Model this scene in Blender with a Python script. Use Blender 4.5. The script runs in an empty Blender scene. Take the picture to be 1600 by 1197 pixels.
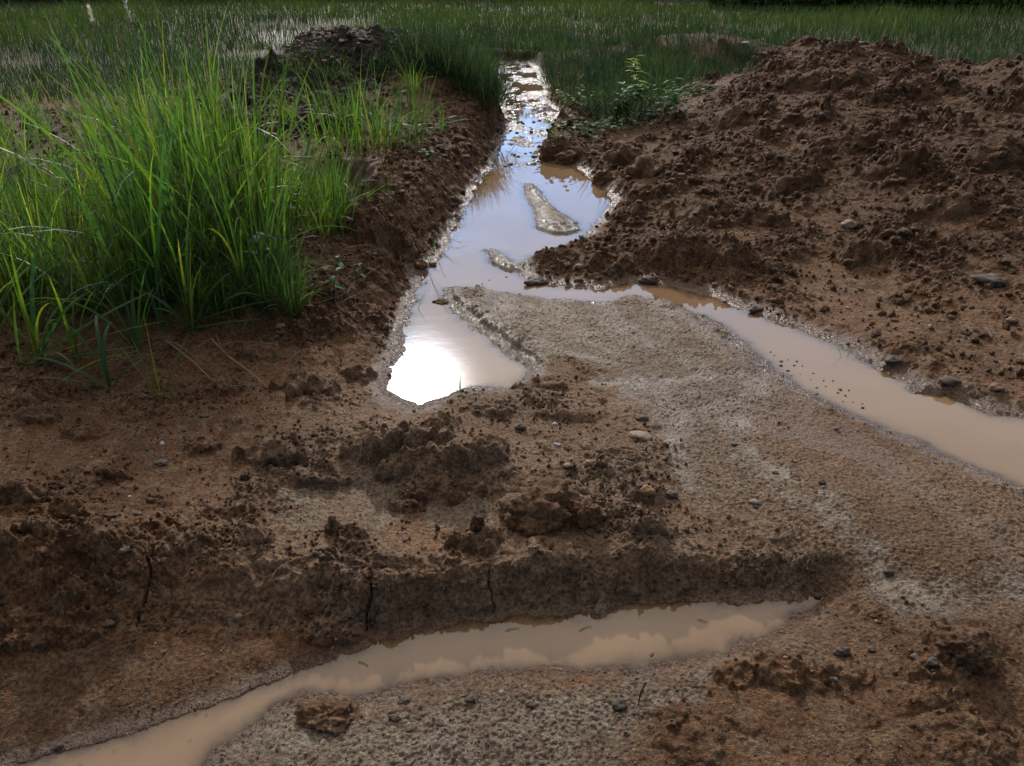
import bpy, bmesh, math, random
import numpy as np
from mathutils import Vector, noise as mnoise, Matrix

R = math.radians
random.seed(7)
rng = np.random.default_rng(11)
scene = bpy.context.scene
C = scene.collection

# ------------------------------------------------------------------ camera
CAM_H, PITCH, F = 1.5, R(27.8), 1209.0          # metres, down tilt, focal length in photo pixels
cam_d = bpy.data.cameras.new('camera')
cam_d.sensor_width = 36.0
cam_d.lens = 36.0 * F / 1600.0
cam_d.clip_end = 1500
cam = bpy.data.objects.new('camera', cam_d)
cam.location = (0, 0, CAM_H)
cam.rotation_euler = (R(90) - PITCH, 0, 0)
C.objects.link(cam)
scene.camera = cam

def ray(px, py):
    a = (px - 800.0) / F; b = (py - 598.5) / F
    return (a, math.cos(PITCH) - b * math.sin(PITCH), -math.sin(PITCH) - b * math.cos(PITCH))
def on_z(px, py, z=0.0):                          # point of the photo seen on the level z
    d = ray(px, py); t = (z - CAM_H) / d[2]
    return (d[0] * t, d[1] * t, z)
def on_d(px, py, dist):                           # point of the photo at this distance ahead
    d = ray(px, py); t = dist / d[1]
    return (d[0] * t, dist, CAM_H + d[2] * t)

# ------------------------------------------------------------------ sun, sky, exposure
sd = ray(650, 612)
SUN_AZ = math.atan2(sd[0], sd[1])                 # from +Y towards +X
SUN_EL = math.atan2(-sd[2], math.hypot(sd[0], sd[1]))
sun_vec = Vector((math.sin(SUN_AZ) * math.cos(SUN_EL), math.cos(SUN_AZ) * math.cos(SUN_EL), math.sin(SUN_EL)))
sun_d = bpy.data.lights.new('sun', 'SUN')
sun_d.energy = 2.7; sun_d.angle = R(1.2); sun_d.color = (1.0, 0.93, 0.84)
sun = bpy.data.objects.new('sun', sun_d)
sun.rotation_euler = sun_vec.to_track_quat('Z', 'Y').to_euler()
sun.location = (0, 0, 30)
C.objects.link(sun)

world = bpy.data.worlds.new('World'); scene.world = world
world.use_nodes = True
wn = world.node_tree; wn.nodes.clear()
def N(t, kind, **kw):
    n = t.nodes.new(kind)
    for k, v in kw.items(): setattr(n, k, v)
    return n
def setv(n, **kw):
    for k, v in kw.items(): n.inputs[k].default_value = v
def math_n(t, op, a, b=None, c=None, clamp=False):
    n = N(t, 'ShaderNodeMath', operation=op, use_clamp=clamp)
    for i, v in enumerate((a, b, c)):
        if v is None: continue
        if isinstance(v, (int, float)): n.inputs[i].default_value = v
        else: t.links.new(v, n.inputs[i])
    return n.outputs[0]
def mix_n(t, f, a, b, blend='MIX'):
    n = N(t, 'ShaderNodeMix', data_type='RGBA', blend_type=blend)
    for s, v in ((n.inputs['Factor'], f), (n.inputs['A'], a), (n.inputs['B'], b)):
        if isinstance(v, (int, float)): s.default_value = v
        elif isinstance(v, tuple): s.default_value = v + (1,) if len(v) == 3 else v
        else: t.links.new(v, s)
    return n.outputs['Result']
def ramp_n(t, f, a, b, lo=0.0, hi=1.0):
    n = N(t, 'ShaderNodeMapRange', interpolation_type='SMOOTHSTEP')
    t.links.new(f, n.inputs['Value'])
    n.inputs['From Min'].default_value = a; n.inputs['From Max'].default_value = b
    n.inputs['To Min'].default_value = lo; n.inputs['To Max'].default_value = hi
    return n.outputs[0]
sky = N(wn, 'ShaderNodeTexSky', sky_type='NISHITA')
sky.sun_disc = False; sky.sun_elevation = SUN_EL; sky.sun_rotation = SUN_AZ
sky.altitude = 50; sky.air_density = 1.0; sky.dust_density = 0.25; sky.ozone_density = 3.0
geo = N(wn, 'ShaderNodeTexCoord')
sep = N(wn, 'ShaderNodeSeparateXYZ'); wn.links.new(geo.outputs['Generated'], sep.inputs[0])
zz = math_n(wn, 'ADD', math_n(wn, 'MAXIMUM', sep.outputs[2], 0.0), 0.12)
cmb = N(wn, 'ShaderNodeCombineXYZ')
wn.links.new(math_n(wn, 'DIVIDE', sep.outputs[0], zz), cmb.inputs[0])
wn.links.new(math_n(wn, 'DIVIDE', sep.outputs[1], zz), cmb.inputs[1])
cn = N(wn, 'ShaderNodeTexNoise'); setv(cn, Scale=0.9, Detail=9.0, Roughness=0.55, Distortion=0.35)
wn.links.new(cmb.outputs[0], cn.inputs['Vector'])
cloud = ramp_n(wn, cn.outputs['Fac'], 0.50, 0.68)
high = ramp_n(wn, sep.outputs[2], 0.22, 0.52)      # more veil cloud overhead than low down
cover = math_n(wn, 'MAXIMUM', math_n(wn, 'MULTIPLY', cloud, 0.85), math_n(wn, 'ADD', 0.62, math_n(wn, 'MULTIPLY', high, 0.18)))
dt = N(wn, 'ShaderNodeVectorMath', operation='DOT_PRODUCT')
wn.links.new(geo.outputs['Generated'], dt.inputs[0]); dt.inputs[1].default_value = sun_vec
dp = math_n(wn, 'MAXIMUM', dt.outputs['Value'], 0.0)
halo = math_n(wn, 'ADD', math_n(wn, 'MULTIPLY', math_n(wn, 'POWER', dp, 12.0), 4.0),
              math_n(wn, 'MULTIPLY', math_n(wn, 'POWER', dp, 1100.0), 700.0))
cb = math_n(wn, 'ADD', halo, math_n(wn, 'ADD', 1.3, math_n(wn, 'MULTIPLY', math_n(wn, 'POWER', dp, 1.5), math_n(wn, 'ADD', 15.0, math_n(wn, 'MULTIPLY', cloud, 16.0)))))
cc = N(wn, 'ShaderNodeVectorMath', operation='SCALE'); 
wn.links.new(mix_n(wn, high, (0.48, 0.78, 1.35), (1.0, 0.93, 0.85)), cc.inputs[0])
wn.links.new(cb, cc.inputs['Scale'])
wmix = mix_n(wn, cover, sky.outputs[0], cc.outputs[0])
bg = N(wn, 'ShaderNodeBackground'); bg.inputs['Strength'].default_value = 0.15
wn.links.new(wmix, bg.inputs['Color'])
wo = N(wn, 'ShaderNodeOutputWorld'); wn.links.new(bg.outputs[0], wo.inputs[0])

vs = scene.view_settings
vs.view_transform = 'Standard'; vs.look = 'None'; vs.gamma = 1.0; vs.exposure = 0.06
scene.render.engine = 'CYCLES'
scene.cycles.max_bounces = 5; scene.cycles.diffuse_bounces = 2; scene.cycles.glossy_bounces = 3
scene.cycles.transmission_bounces = 3; scene.cycles.transparent_max_bounces = 4
scene.cycles.use_adaptive_sampling = True
scene.cycles.use_denoising = True
scene.cycles.adaptive_threshold = 0.01
scene.cycles.sample_clamp_indirect = 6.0

# ------------------------------------------------------------------ bookkeeping
def tag(o, label=None, cat=None, group=None, kind=None):
    if label: o['label'] = label
    if cat: o['category'] = cat
    if group: o['group'] = group
    if kind: o['kind'] = kind
    return o
def empty(name, loc, rz=0.0):
    o = bpy.data.objects.new(name, None); C.objects.link(o)
    o.location = loc; o.rotation_euler = (0, 0, rz); o.empty_display_size = 0.1
    return o
def np_mesh(name, V, Fc, mat, col=None, smooth=True, parent=None, loc=None):
    me = bpy.data.meshes.new(name)
    V = np.ascontiguousarray(V, dtype=np.float32); Fc = np.ascontiguousarray(Fc, dtype=np.int32)
    me.vertices.add(len(V)); me.vertices.foreach_set('co', V.ravel())
    k = Fc.shape[1]
    me.loops.add(Fc.size); me.loops.foreach_set('vertex_index', Fc.ravel())
    me.polygons.add(len(Fc)); me.polygons.foreach_set('loop_start', np.arange(0, Fc.size, k, dtype=np.int32))
    me.update(calc_edges=True)
    me.polygons.foreach_set('use_smooth', np.full(len(Fc), smooth, dtype=bool))
    if col is not None:
        ca = me.color_attributes.new('tint', 'FLOAT_COLOR', 'POINT')
        ca.data.foreach_set('color', np.ascontiguousarray(col, dtype=np.float32).ravel())
    me.materials.append(mat)
    o = bpy.data.objects.new(name, me); C.objects.link(o)
    if parent: o.parent = parent
    if loc is not None: o.location = loc
    return o

# ------------------------------------------------------------------ noise in numpy
def h2(ix, iy, s):
    a = ix.astype(np.uint32) * np.uint32(374761393) + iy.astype(np.uint32) * np.uint32(668265263) + np.uint32((s * 2654435761 + 12345) & 0xffffffff)
    a = (a ^ (a >> np.uint32(13))) * np.uint32(1274126177)
    a = a ^ (a >> np.uint32(16)); a = a * np.uint32(2246822519); a ^= a >> np.uint32(15)
    return (a & np.uint32(0xffffff)).astype(np.float32) / np.float32(16777216.0)
def gn(x, y, s):
    xf = np.floor(x); yf = np.floor(y); ix = xf.astype(np.int32); iy = yf.astype(np.int32)
    fx = (x - xf).astype(np.float32); fy = (y - yf).astype(np.float32)
    u = fx * fx * fx * (fx * (fx * 6 - 15) + 10); v = fy * fy * fy * (fy * (fy * 6 - 15) + 10)
    def g(dx, dy):
        a = h2(ix + dx, iy + dy, s) * np.float32(6.2831853)
        return np.cos(a) * (fx - dx) + np.sin(a) * (fy - dy)
    n0 = g(0, 0); n1 = g(1, 0); n2 = g(0, 1); n3 = g(1, 1)
    a = n0 + (n1 - n0) * u; b = n2 + (n3 - n2) * u
    return (a + (b - a) * v) * np.float32(1.5)
def fbm(x, y, wl, octs, s, gain=0.5):
    t = 0; a = 1.0; f = 1.0 / wl
    for i in range(octs):
        t = t + a * gn(x * f + 17.3 * i, y * f - 9.1 * i, s + i); a *= gain; f *= 2.03
    return t
def lumps(x, y, cell, s, dens=0.7, p=0.5):
    """heights (unit radius = cell) of scattered dome-shaped crumbs"""
    x = x / cell; y = y / cell
    xf = np.floor(x); yf = np.floor(y); ix = xf.astype(np.int32); iy = yf.astype(np.int32)
    fx = (x - xf).astype(np.float32); fy = (y - yf).astype(np.float32)
    out = np.zeros_like(fx)
    for dx in (-1, 0, 1):
        for dy in (-1, 0, 1):
            a = ix + dx; b = iy + dy
            r1 = h2(a, b, s); r2 = h2(a, b, s + 101); r3 = h2(a, b, s + 202)
            cx = dx + 0.1 + 0.8 * r1 - fx; cy = dy + 0.1 + 0.8 * r2 - fy
            rad = np.float32(0.28) + np.float32(0.42) * r3 * r3
            q = 1.0 - (cx * cx + cy * cy) / (rad * rad)
            pres = h2(a, b, s + 303) < dens
            hh = np.where((q > 0) & pres, rad * np.maximum(q, 0) ** p, 0).astype(np.float32)
            np.maximum(out, hh, out=out)
    return out
def sstep(t): t = np.clip(t, 0, 1); return t * t * (3 - 2 * t)

# ------------------------------------------------------------------ outlines, traced on the ground
def poly(pts, z=0.0): return np.array([on_z(px, py, z)[:2] for px, py in pts])
def sdf(x, y, P):                                  # signed distance, negative inside
    d2 = np.full(x.shape, 1e9); ins = np.zeros(x.shape, bool)
    n = len(P)
    for i in range(n):
        ax, ay = P[i]; bx, by = P[(i + 1) % n]
        ex, ey = bx - ax, by - ay
        L = ex * ex + ey * ey + 1e-12
        t = np.clip(((x - ax) * ex + (y - ay) * ey) / L, 0, 1)
        dx = x - ax - t * ex; dy = y - ay - t * ey
        np.minimum(d2, dx * dx + dy * dy, out=d2)
        c = ((ay > y) != (by > y))
        if abs(ey) > 1e-12:
            ins ^= c & (x < ex * (y - ay) / ey + ax)
    d = np.sqrt(d2)
    return np.where(ins, -d, d)

LV2 = -0.065
W1 = poly([(776,97),(772,112),(786,128),(790,150),(784,175),(797,193),(791,212),(776,235),(768,258),(745,285),(722,333),(702,372),
  (682,404),(656,430),(651,462),(641,490),(628,516),(625,552),(601,585),(598,606),(620,626),(655,638),(692,624),(735,609),(800,606),
  (822,592),(830,577),(800,556),(768,530),(735,506),(708,482),(694,461),(700,451),(730,451),(800,462),(870,470),(940,475),(985,466),
  (1015,470),(1065,482),(1120,507),(1165,540),(1210,577),(1240,602),(1300,634),(1380,669),(1450,701),(1530,739),(1600,767),(1720,820),(1950,930),
  (2150,900),(1950,750),(1720,680),(1600,652),(1540,640),(1485,618),(1420,598),(1385,581),(1333,546),(1290,530),(1230,508),(1170,485),(1110,462),
  (1050,447),(985,438),(940,450),(870,446),(826,434),(800,418),(850,397),(905,380),(930,352),(952,325),(961,315),(942,290),(905,262),
  (872,254),(842,250),(838,236),(851,222),(866,205),(887,186),(872,172),(851,158),(851,135),(836,108),(822,97)])
I1 = poly([(818,287),(835,290),(850,310),(870,330),(900,348),(906,360),(885,366),(860,364),(838,356),(838,335),(825,310)])
I2 = poly([(762,391),(780,394),(800,411),(815,420),(795,424),(770,412)])
W2 = poly([(560,1012),(600,999),(650,985),(760,967),(900,954),(1040,942),(1150,937),(1225,932),(1292,931),(1270,955),(1215,985),(1162,1012),
  (1070,1031),(980,1045),(900,1052),(840,1048),(760,1050),(690,1059),(620,1072),(560,1090),(520,1079),(480,1085),(430,1105),(382,1138),
  (342,1165),(318,1197),(290,1330),(150,1500),(-300,1500),(-500,1330),(-60,1210),(80,1180),(150,1162),(280,1122),(400,1076),(500,1040)], LV2)
W3 = poly([(395,52),(440,47),(500,50),(480,60),(430,72),(400,68)])            # standing water in the field
W4 = poly([(520,330),(560,310),(565,290),(530,285),(500,300),(490,330)], 0.14)  # little pocket of water behind the grass
SAND = poly([(660,440),(700,430),(800,430),(870,450),(985,450),(1065,476),(1120,500),(1165,535),(1240,600),(1380,668),(1530,738),(1620,780),
  (1750,850),(1750,1010),(1560,1000),(1420,960),(1330,935),(1250,950),(1290,885),(1190,840),(1090,785),(1025,715),(985,650),(945,595),(890,580),(840,592),(790,585),(740,560),(690,510)])
SAND2 = poly([(300,1230),(400,1120),(480,1085),(620,1070),(760,1050),(900,1050),(1060,1030),(1240,990),(1330,1060),(1250,1110),(1100,1130),(1000,1190),(900,1260),(500,1400),(250,1400)], -0.03)
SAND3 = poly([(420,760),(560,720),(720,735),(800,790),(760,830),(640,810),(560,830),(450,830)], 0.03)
HEAP = poly([(370,215),(375,130),(430,75),(500,45),(620,38),(690,70),(700,110),(640,130),(580,170),(500,215),(430,225)], 0.35)
MOUND = poly([(830,420),(900,385),(960,330),(985,280),(930,255),(1000,235),(1080,195),(1120,140),(1100,105),(1000,85),(1000,40),(1180,40),(1230,60),(1420,60),(1700,60),(2200,300),(2200,560),(1600,520),(1400,400),(1270,420),(1160,440),(1000,435)], 0.1)
FOOT = poly([(-900,1060),(-300,1030),(0,1012),(150,1006),(300,1000),(450,992),(560,980),(700,970),(800,963),(950,950),(1100,939),(1200,926),(1270,913),(1310,900),(1360,880),(1500,860),(2400,860),
  (3000,300)], -0.04)
FOOT = np.vstack([FOOT, [[60, 12], [400, 100], [400, 600], [-400, 600], [-400, 100], [-60, 2]]])

def rbf_fit(pts):
    P = np.array(pts, float)
    uv = np.stack([np.arctan2(P[:, 0], P[:, 1]), np.log(np.hypot(P[:, 0], P[:, 1]))], 1)
    D = np.sqrt(((uv[:, None] - uv[None]) ** 2).sum(-1) + 0.0016)
    m = P[:, 2].mean()
    w = np.linalg.solve(D + 1e-4 * np.eye(len(P)), P[:, 2] - m)
    return uv, w, m
def rbf(x, y, fit):
    uv, w, m = fit
    a = np.clip(np.arctan2(x, y), -1.3, 1.3); l = np.log(np.maximum(np.hypot(x, y), 0.5))
    out = np.full(x.shape, m)
    for (u, v), ww in zip(uv, w): out += ww * np.sqrt((a - u) ** 2 + (l - v) ** 2 + 0.0016)
    return out
Z = on_z; D_ = on_d
def far(px, dist, z):
    d = ray(px, 60); k = dist / d[1]; return (d[0] * k, dist, z)
shared = [Z(1000,560,.035),Z(900,520,.03),Z(1100,560,.035),Z(1200,640,.03),Z(1350,720,.03),Z(1500,800,.03),Z(1150,750,.03),Z(1300,860,.01),Z(1450,950,-.01),
  Z(1600,900,.0),Z(1320,925,-.03),Z(1350,1000,-.03),Z(1600,1100,-.03),Z(1800,900,-.01),Z(1700,1000,-.02)]
up = shared + [Z(-300,840,.10),Z(0,840,.09),Z(200,830,.08),Z(400,850,.05),Z(600,885,.035),Z(800,890,.035),Z(1000,890,.02),Z(1130,888,-.005),Z(1230,898,-.03),
  Z(0,700,.06),Z(200,700,.04),Z(400,740,.02),Z(600,760,.02),Z(700,790,.02),Z(500,650,.04),Z(640,700,.09),Z(700,690,.10),Z(700,650,.07),Z(560,640,.02),Z(780,690,.05),Z(850,740,.05),Z(950,700,.03),Z(1000,800,.03),Z(900,820,.03),
  Z(-300,580,.12),Z(0,580,.1),Z(150,600,.06),Z(300,600,.05),Z(450,590,.05),Z(570,580,.02),Z(350,510,.13),Z(450,490,.12),Z(550,470,.11),Z(610,430,.12),
  Z(500,420,.2),Z(300,430,.2),Z(100,450,.2),Z(0,450,.2),Z(-300,450,.2),Z(560,340,.27),Z(620,320,.26),Z(665,300,.2),Z(700,265,.18),Z(600,260,.3),Z(560,215,.34),Z(735,200,.22),
  Z(520,305,.14),Z(300,300,.18),Z(100,250,.18),Z(0,200,.18),Z(-300,200,.15),Z(200,160,.12),
  D_(400,120,9.0),D_(440,95,9.6),D_(470,78,10),D_(530,62,10.3),D_(600,58,10.3),D_(660,70,10),D_(700,90,9.6),D_(500,130,8.6),D_(570,120,8.8),D_(640,110,8.8),D_(690,115,8.8),
  D_(730,150,8.4),D_(640,160,7.9),D_(600,190,7.3),D_(450,190,7.2),far(540,13,.12),far(620,13,.12),far(450,13,.1),far(380,9.5,.12),far(330,11,.08),
  Z(720,110,.22),Z(680,75,.2),Z(755,150,.12),Z(880,150,.10),Z(950,170,.16),Z(900,110,.14),Z(1000,110,.3),Z(870,80,.12),Z(800,75,.12),
  Z(1100,190,.32),Z(1200,210,.35),Z(1300,250,.32),Z(1400,300,.26),Z(1500,350,.22),Z(1600,380,.2),Z(1200,300,.14),Z(1400,400,.08),Z(1600,480,.07),Z(1200,430,.03),Z(1400,510,.03),Z(1600,590,.03),
  Z(1100,250,.2),Z(1050,220,.2),
  D_(1175,112,9.6),D_(1225,80,9.4),D_(1300,72,9.2),D_(1380,80,9.0),D_(1430,106,8.7),D_(1500,120,8.4),D_(1600,102,8.2),D_(1750,95,8.0),D_(1900,120,7.5),
  Z(1300,150,.55),Z(1450,170,.5),Z(1600,180,.5),Z(1750,200,.45),far(1200,12.5,.1),far(1300,12,.1),far(1400,11.5,.08),far(1550,11,.06),far(1800,11,.05),
  D_(1020,60,14),D_(1080,54,14),D_(1140,64,13.5),far(1080,18,.08),far(1150,11.6,.15),
  Z(950,395,.09),Z(1050,385,.13),Z(1150,385,.10),Z(1250,395,.07),Z(1000,325,.09),Z(950,345,.03),Z(1100,300,.15),Z(975,245,.1),Z(890,405,.05),
  far(0,16,.06),far(300,16,.06),far(600,18,.06),far(850,20,.06),far(1200,20,.06),far(1600,18,.06)] + \
  [far(px, dd, .06) for dd in (30, 60, 300) for px in (-900, 200, 800, 1400, 2500)]
low = shared + [Z(1200,1060,-.03),Z(1000,1100,-.035),Z(800,1100,-.04),Z(600,1120,-.045),Z(450,1150,-.05),Z(700,1190,-.035),Z(1100,1190,-.03),Z(1450,1020,0),Z(1350,1150,-.03),
  Z(900,1350,-.04),Z(500,1400,-.05),Z(1500,1350,-.03),Z(0,1100,-.045),Z(200,1060,-.045),Z(400,1020,-.05),Z(0,1020,-.02),Z(200,1010,-.025),Z(0,1150,-.055),Z(-300,1100,-.04),Z(600,985,-.055),Z(900,950,-.06)]
UP, LOW = rbf_fit(up), rbf_fit(low)

CRACKS = [(765, 945, 0.007), (575, 960, 0.006), (968, 938, 0.004), (235, 930, 0.005)]
CR = [(on_z(a, b, 0.0)[0], on_z(a, b, 0.0)[1], w) for a, b, w in CRACKS]

RILLS = [([(1185,590),(1150,625),(1140,660),(1160,710),(1240,770),(1310,810),(1360,855),(1400,895),(1420,940)], .030),
  ([(1185,590),(1120,640),(1060,640),(1050,690),(1075,760)], .016), ([(940,600),(1020,600),(1100,590),(1180,590)], .020),
  ([(1420,940),(1480,925),(1600,905),(1750,890)], .03), ([(960,570),(880,555),(830,535)], .015)]
RL = [(np.array([on_z(a, b, .03)[:2] for a, b in p]), w) for p, w in RILLS]
LEDGE = [on_z(a, b, .01)[:2] for a, b in [(722,452),(712,466),(728,486),(760,510),(790,530),(820,555),(845,580)]]
def pdist(x, y, P):
    d2 = np.full(x.shape, 1e9)
    for (ax, ay), (bx, by) in zip(P[:-1], P[1:]):
        ex, ey = bx - ax, by - ay; t = np.clip(((x - ax) * ex + (y - ay) * ey) / (ex * ex + ey * ey), 0, 1)
        np.minimum(d2, (x - ax - t * ex) ** 2 + (y - ay - t * ey) ** 2, out=d2)
    return np.sqrt(d2)
BUMPS = []
def bump(px, py, w, h, z0=0.04, dep=.6, rgh=.8):
    p = on_z(px, py + h * .35, z0); dist = math.sqrt(p[0] ** 2 + p[1] ** 2 + 2.1)
    a = w / F * dist * .5
    BUMPS.append((p[0], p[1], a, max(a * dep, .02), h / F * dist * .62, rgh))
for b_ in [(650,690,90,50,.06),(722,700,110,64,.08),(690,735,120,46,.05),(620,722,70,40,.05),(765,690,60,34,.05),(690,665,60,30,.06),(590,690,90,60,.05),(430,700,95,55,.04),(492,738,85,35,.03),(745,830,90,62,.03),(745,800,26,26,.10,.7),(640,778,55,30,.03),
  (545,818,60,38,.04),(520,815,24,38,.05),(395,832,60,38,.06),(480,585,80,55,.06),(180,735,42,36,.06),(575,275,85,45,.28),(578,345,60,75,.2,1.2),
  (1150,1048,60,34,-.03,.8),(1210,1042,80,40,-.03,.9),(1265,1052,60,26,-.03,.8),(1320,1055,60,24,-.03,.8),(1500,1012,90,36,-.02,1.0),(1440,1045,60,26,-.02,.9),(1150,395,90,40,.08),(1060,385,90,40,.1),(960,400,90,30,.06),(1370,375,70,35,.12),(1240,250,90,50,.3),
  (1010,820,90,36,.03,.5),(1050,870,60,28,.05),(1010,770,70,30,.03),(850,600,80,22,.02),(760,640,70,26,.04),(900,640,110,22,.03),(560,560,60,30,.06),(700,860,60,26,.05),
  (30,760,80,60,.08),(110,800,60,30,.08),(300,840,60,32,.07),(220,880,60,30,.06),(620,860,90,26,.05),(860,850,120,24,.05),(1180,850,80,24,.04),
  (1430,1090,120,20,-.03,.6),(1080,1150,100,20,-.03,.8),(1050,1120,50,18,-.03,.8),(1180,1112,150,14,-.03,.5),(1500,1150,110,22,-.02,.8),(1380,1170,90,18,-.02,.8),(1340,380,50,40,.12),
  (1100,330,90,40,.12),(1020,300,60,36,.1),(1200,330,70,36,.15),(1400,250,90,40,.35),(1500,300,110,44,.3),(1330,200,110,40,.45),(1150,180,80,36,.35),(1560,250,90,40,.35),
  (1300,100,120,40,.7),(1420,130,100,34,.6),(620,300,50,30,.28),(600,400,60,40,.18),(640,370,40,40,.12),(520,440,70,40,.16),(470,480,70,34,.13),(400,540,70,30,.09),(350,600,60,24,.06),
  (220,640,60,18,.05),(130,670,60,24,.05),(60,640,60,26,.07),(320,700,50,24,.03),(1580,700,60,14,0,.4),(1450,600,90,16,.02,.3),(1400,560,70,12,.03,.3)]:
    bump(*b_)

def lowfreq(x, y):
    x = np.asarray(x, float); y = np.asarray(y, float)
    m = {}
    m['w1'] = np.maximum(sdf(x, y, W1), -np.minimum(sdf(x, y, I1), sdf(x, y, I2)))
    m['isl'] = np.minimum(sdf(x, y, I1), sdf(x, y, I2))
    m['w2'] = sdf(x, y, W2); m['w3'] = sdf(x, y, W3); m['w4'] = sdf(x, y, W4)
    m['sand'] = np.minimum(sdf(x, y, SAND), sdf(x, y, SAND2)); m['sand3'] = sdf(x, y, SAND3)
    m['heap'] = sdf(x, y, HEAP); m['mound'] = sdf(x, y, MOUND); m['foot'] = sdf(x, y, FOOT)
    rl = np.zeros_like(x)
    for P, w in RL: rl = np.maximum(rl, 1 - pdist(x, y, P) / (3.4 * w))
    m['rill'] = rl; m['ledge'] = pdist(x, y, LEDGE)
    m['up'] = rbf(x, y, UP); m['low'] = rbf(x, y, LOW)
    return m

def surface(x, y, m):
    """height and the soil masks (sand, dark, wet, rough)"""
    x = x.astype(np.float32); y = y.astype(np.float32)
    r = np.hypot(x, y)
    n1 = fbm(x, y, 0.5, 4, 1); n2 = fbm(x, y, 0.12, 4, 21); n3 = fbm(x, y, 0.03, 3, 41)
    wob = 0.035 * n2 + 0.012 * n3
    w1 = m['w1'] + (0.018 * n2 + 0.006 * n3) * np.clip(r / 3.5, .6, 2.2) * (1 - .8 * sstep((0.12 - m['isl']) / 0.12)); w2 = m['w2'] + 0.010 * n2 + 0.004 * n3
    w3 = m['w3'] + 0.5 * n1; w4 = m['w4'] + 0.05 * n1 + .03 * n2
    isl = sstep((0.12 - m['isl']) / 0.12)
    sand = np.maximum(sstep((0.07 - m['sand'] - 1.6 * wob - 0.10 * n1) / 0.20), isl)
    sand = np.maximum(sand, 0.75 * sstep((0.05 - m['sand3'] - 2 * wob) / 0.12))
    heap = sstep((0.35 - m['heap'] + 0.5 * n1) / 0.5)
    mound = sstep((0.1 - m['mound'] + 0.25 * n1) / 0.35) * (1 - sand)
    field = sstep((r - 12.5 + 1.0 * n1) / 3.0)
    # cut bank of the front rut
    wdt = np.interp(x, [-1.6, -.8, -.3, .1, .55, .8, 1.2], [.30, .22, .09, .045, .045, .10, .6])
    fo = -(m['foot']) + 0.035 * n1 + 0.030 * n2 + 0.010 * n3
    t = sstep(fo / wdt)
    bank = np.clip(1 - np.abs(fo / wdt - 0.9) / 1.3, 0, 1) * sstep((1.0 - x) / 0.4)     # crumbly rim
    z = m['low'] + (m['up'] - m['low']) * t
    for cx, cy, w in CR:
        dxx = np.abs(x - cx - 0.030 * n2 - 0.012 * n3)
        z = z - 0.10 * sstep((w - dxx) / w) * np.clip(1.6 - np.abs(y - cy) / 0.07, 0, 1) * (fo > -0.005)
    face = np.clip(4 * t * (1 - t), 0, 1) * sstep((1.0 - x) / 0.3)
    # shore of the stream: everything runs down to the water
    steep = np.where(x < m['w1'] * 0 + np.interp(y, [0, 3, 5, 7, 16], [-.35, -.25, -.1, .3, .9]), 0.30, 0.14)
    steep = steep + 0.25 * mound
    m_isl = 1 - isl
    s1 = sstep(w1 / steep)
    z = z * s1 * (w1 > 0)
    z = np.where(w1 > 0, z + 0.003 + 0.03 * np.minimum(w1, .15) , np.maximum(w1 * 0.35, -0.07))
    z = z + isl * 0.004 * (w1 > 0)
    # silt and stones breaking the surface in the upper shallows
    shal = np.maximum(sstep((r - 7.5) / .4), np.clip(1 - np.abs(y - 7.05 - .25 * np.clip(x - .2, -1, 1)) / .22, 0, 1)) * (w1 < 0) * (r < 30)
    z = np.where(w1 < 0, np.maximum(z, -0.05 + shal * (.043 + .030 * gn(x / .35, y / .8, 801) + .012 * n2 + .008 * n3)), z)
    # puddles
    k2 = sstep(w2 / 0.10)
    z = np.where(w2 > 0, LV2 + 0.003 + (z - LV2) * k2 + 0.02 * np.minimum(w2, .1), LV2 + np.maximum(w2 * 0.3, -0.05))
    k3 = sstep(w3 / 2.0); z = z * k3 + (-0.02) * (1 - k3)
    k4 = sstep(w4 / 0.12); z = np.where(r < 6.5, z * k4 + 0.10 * (1 - k4), z)
    # lumps of mud grown together with the ground
    lump_r = np.zeros_like(z)
    for k, (cx, cy, a, bb, hh, rg_) in enumerate(BUMPS):
        sel = np.abs(x - cx) < a * 1.7
        sel &= np.abs(y - cy) < bb * 1.7
        if not sel.any(): continue
        xs, ys = x[sel], y[sel]
        q = ((xs - cx) / a) ** 2 + ((ys - cy) / bb) ** 2
        q = q * (1 + 0.9 * gn(xs / (a * .6), ys / (a * .6), 400 + k) + .3 * gn(xs / (a * .3), ys / (a * .3), 500 + k))
        dome = np.clip(1 - q, 0, 1) ** 0.62
        z[sel] += (0.85 * hh * dome * (0.8 + .5 * gn(xs / (a * .45), ys / (a * .45), 600 + k))).astype(z.dtype)
        lump_r[sel] = np.maximum(lump_r[sel], rg_ * np.clip(1.6 - q, 0, 1))
    # crumbs, clods
    shore = np.minimum(np.clip(w1 / 0.10, 0, 1), np.clip(w2 / 0.06, 0, 1))
    wet_under = (w1 < 0) | (w2 < 0)
    lb = np.clip(1 - np.abs(w1 - 0.35) / 0.5, 0, 1) * (x < 0.9) * (y > 3.0) * (1 - sand) * (m['up'] > .06) * (w1 > 0)        # left bank
    patch = sstep((n1 + 0.15) / 0.7)
    mid = (1 - sand) * (1 - heap) * (1 - mound) * (1 - field)
    rough = mid * (0.28 + 0.5 * patch) + mound * (0.62 + 0.6 * patch) + heap * 1.2 + 0.7 * bank * (1 - 0.6 * face) + 0.9 * lb
    rough = rough * (1 - 0.93 * sand) + 0.05
    rough = np.maximum(rough, lump_r * .75)
    sand = sand * (1 - np.clip(1.6 * lump_r, 0, 1))
    rough = rough * (0.25 + 0.75 * shore) * (1 - 0.6 * field) * (1 - .8 * (fo < -0.02) * (x < .9) * (1 - sand) * (w2 > 0))
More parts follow.
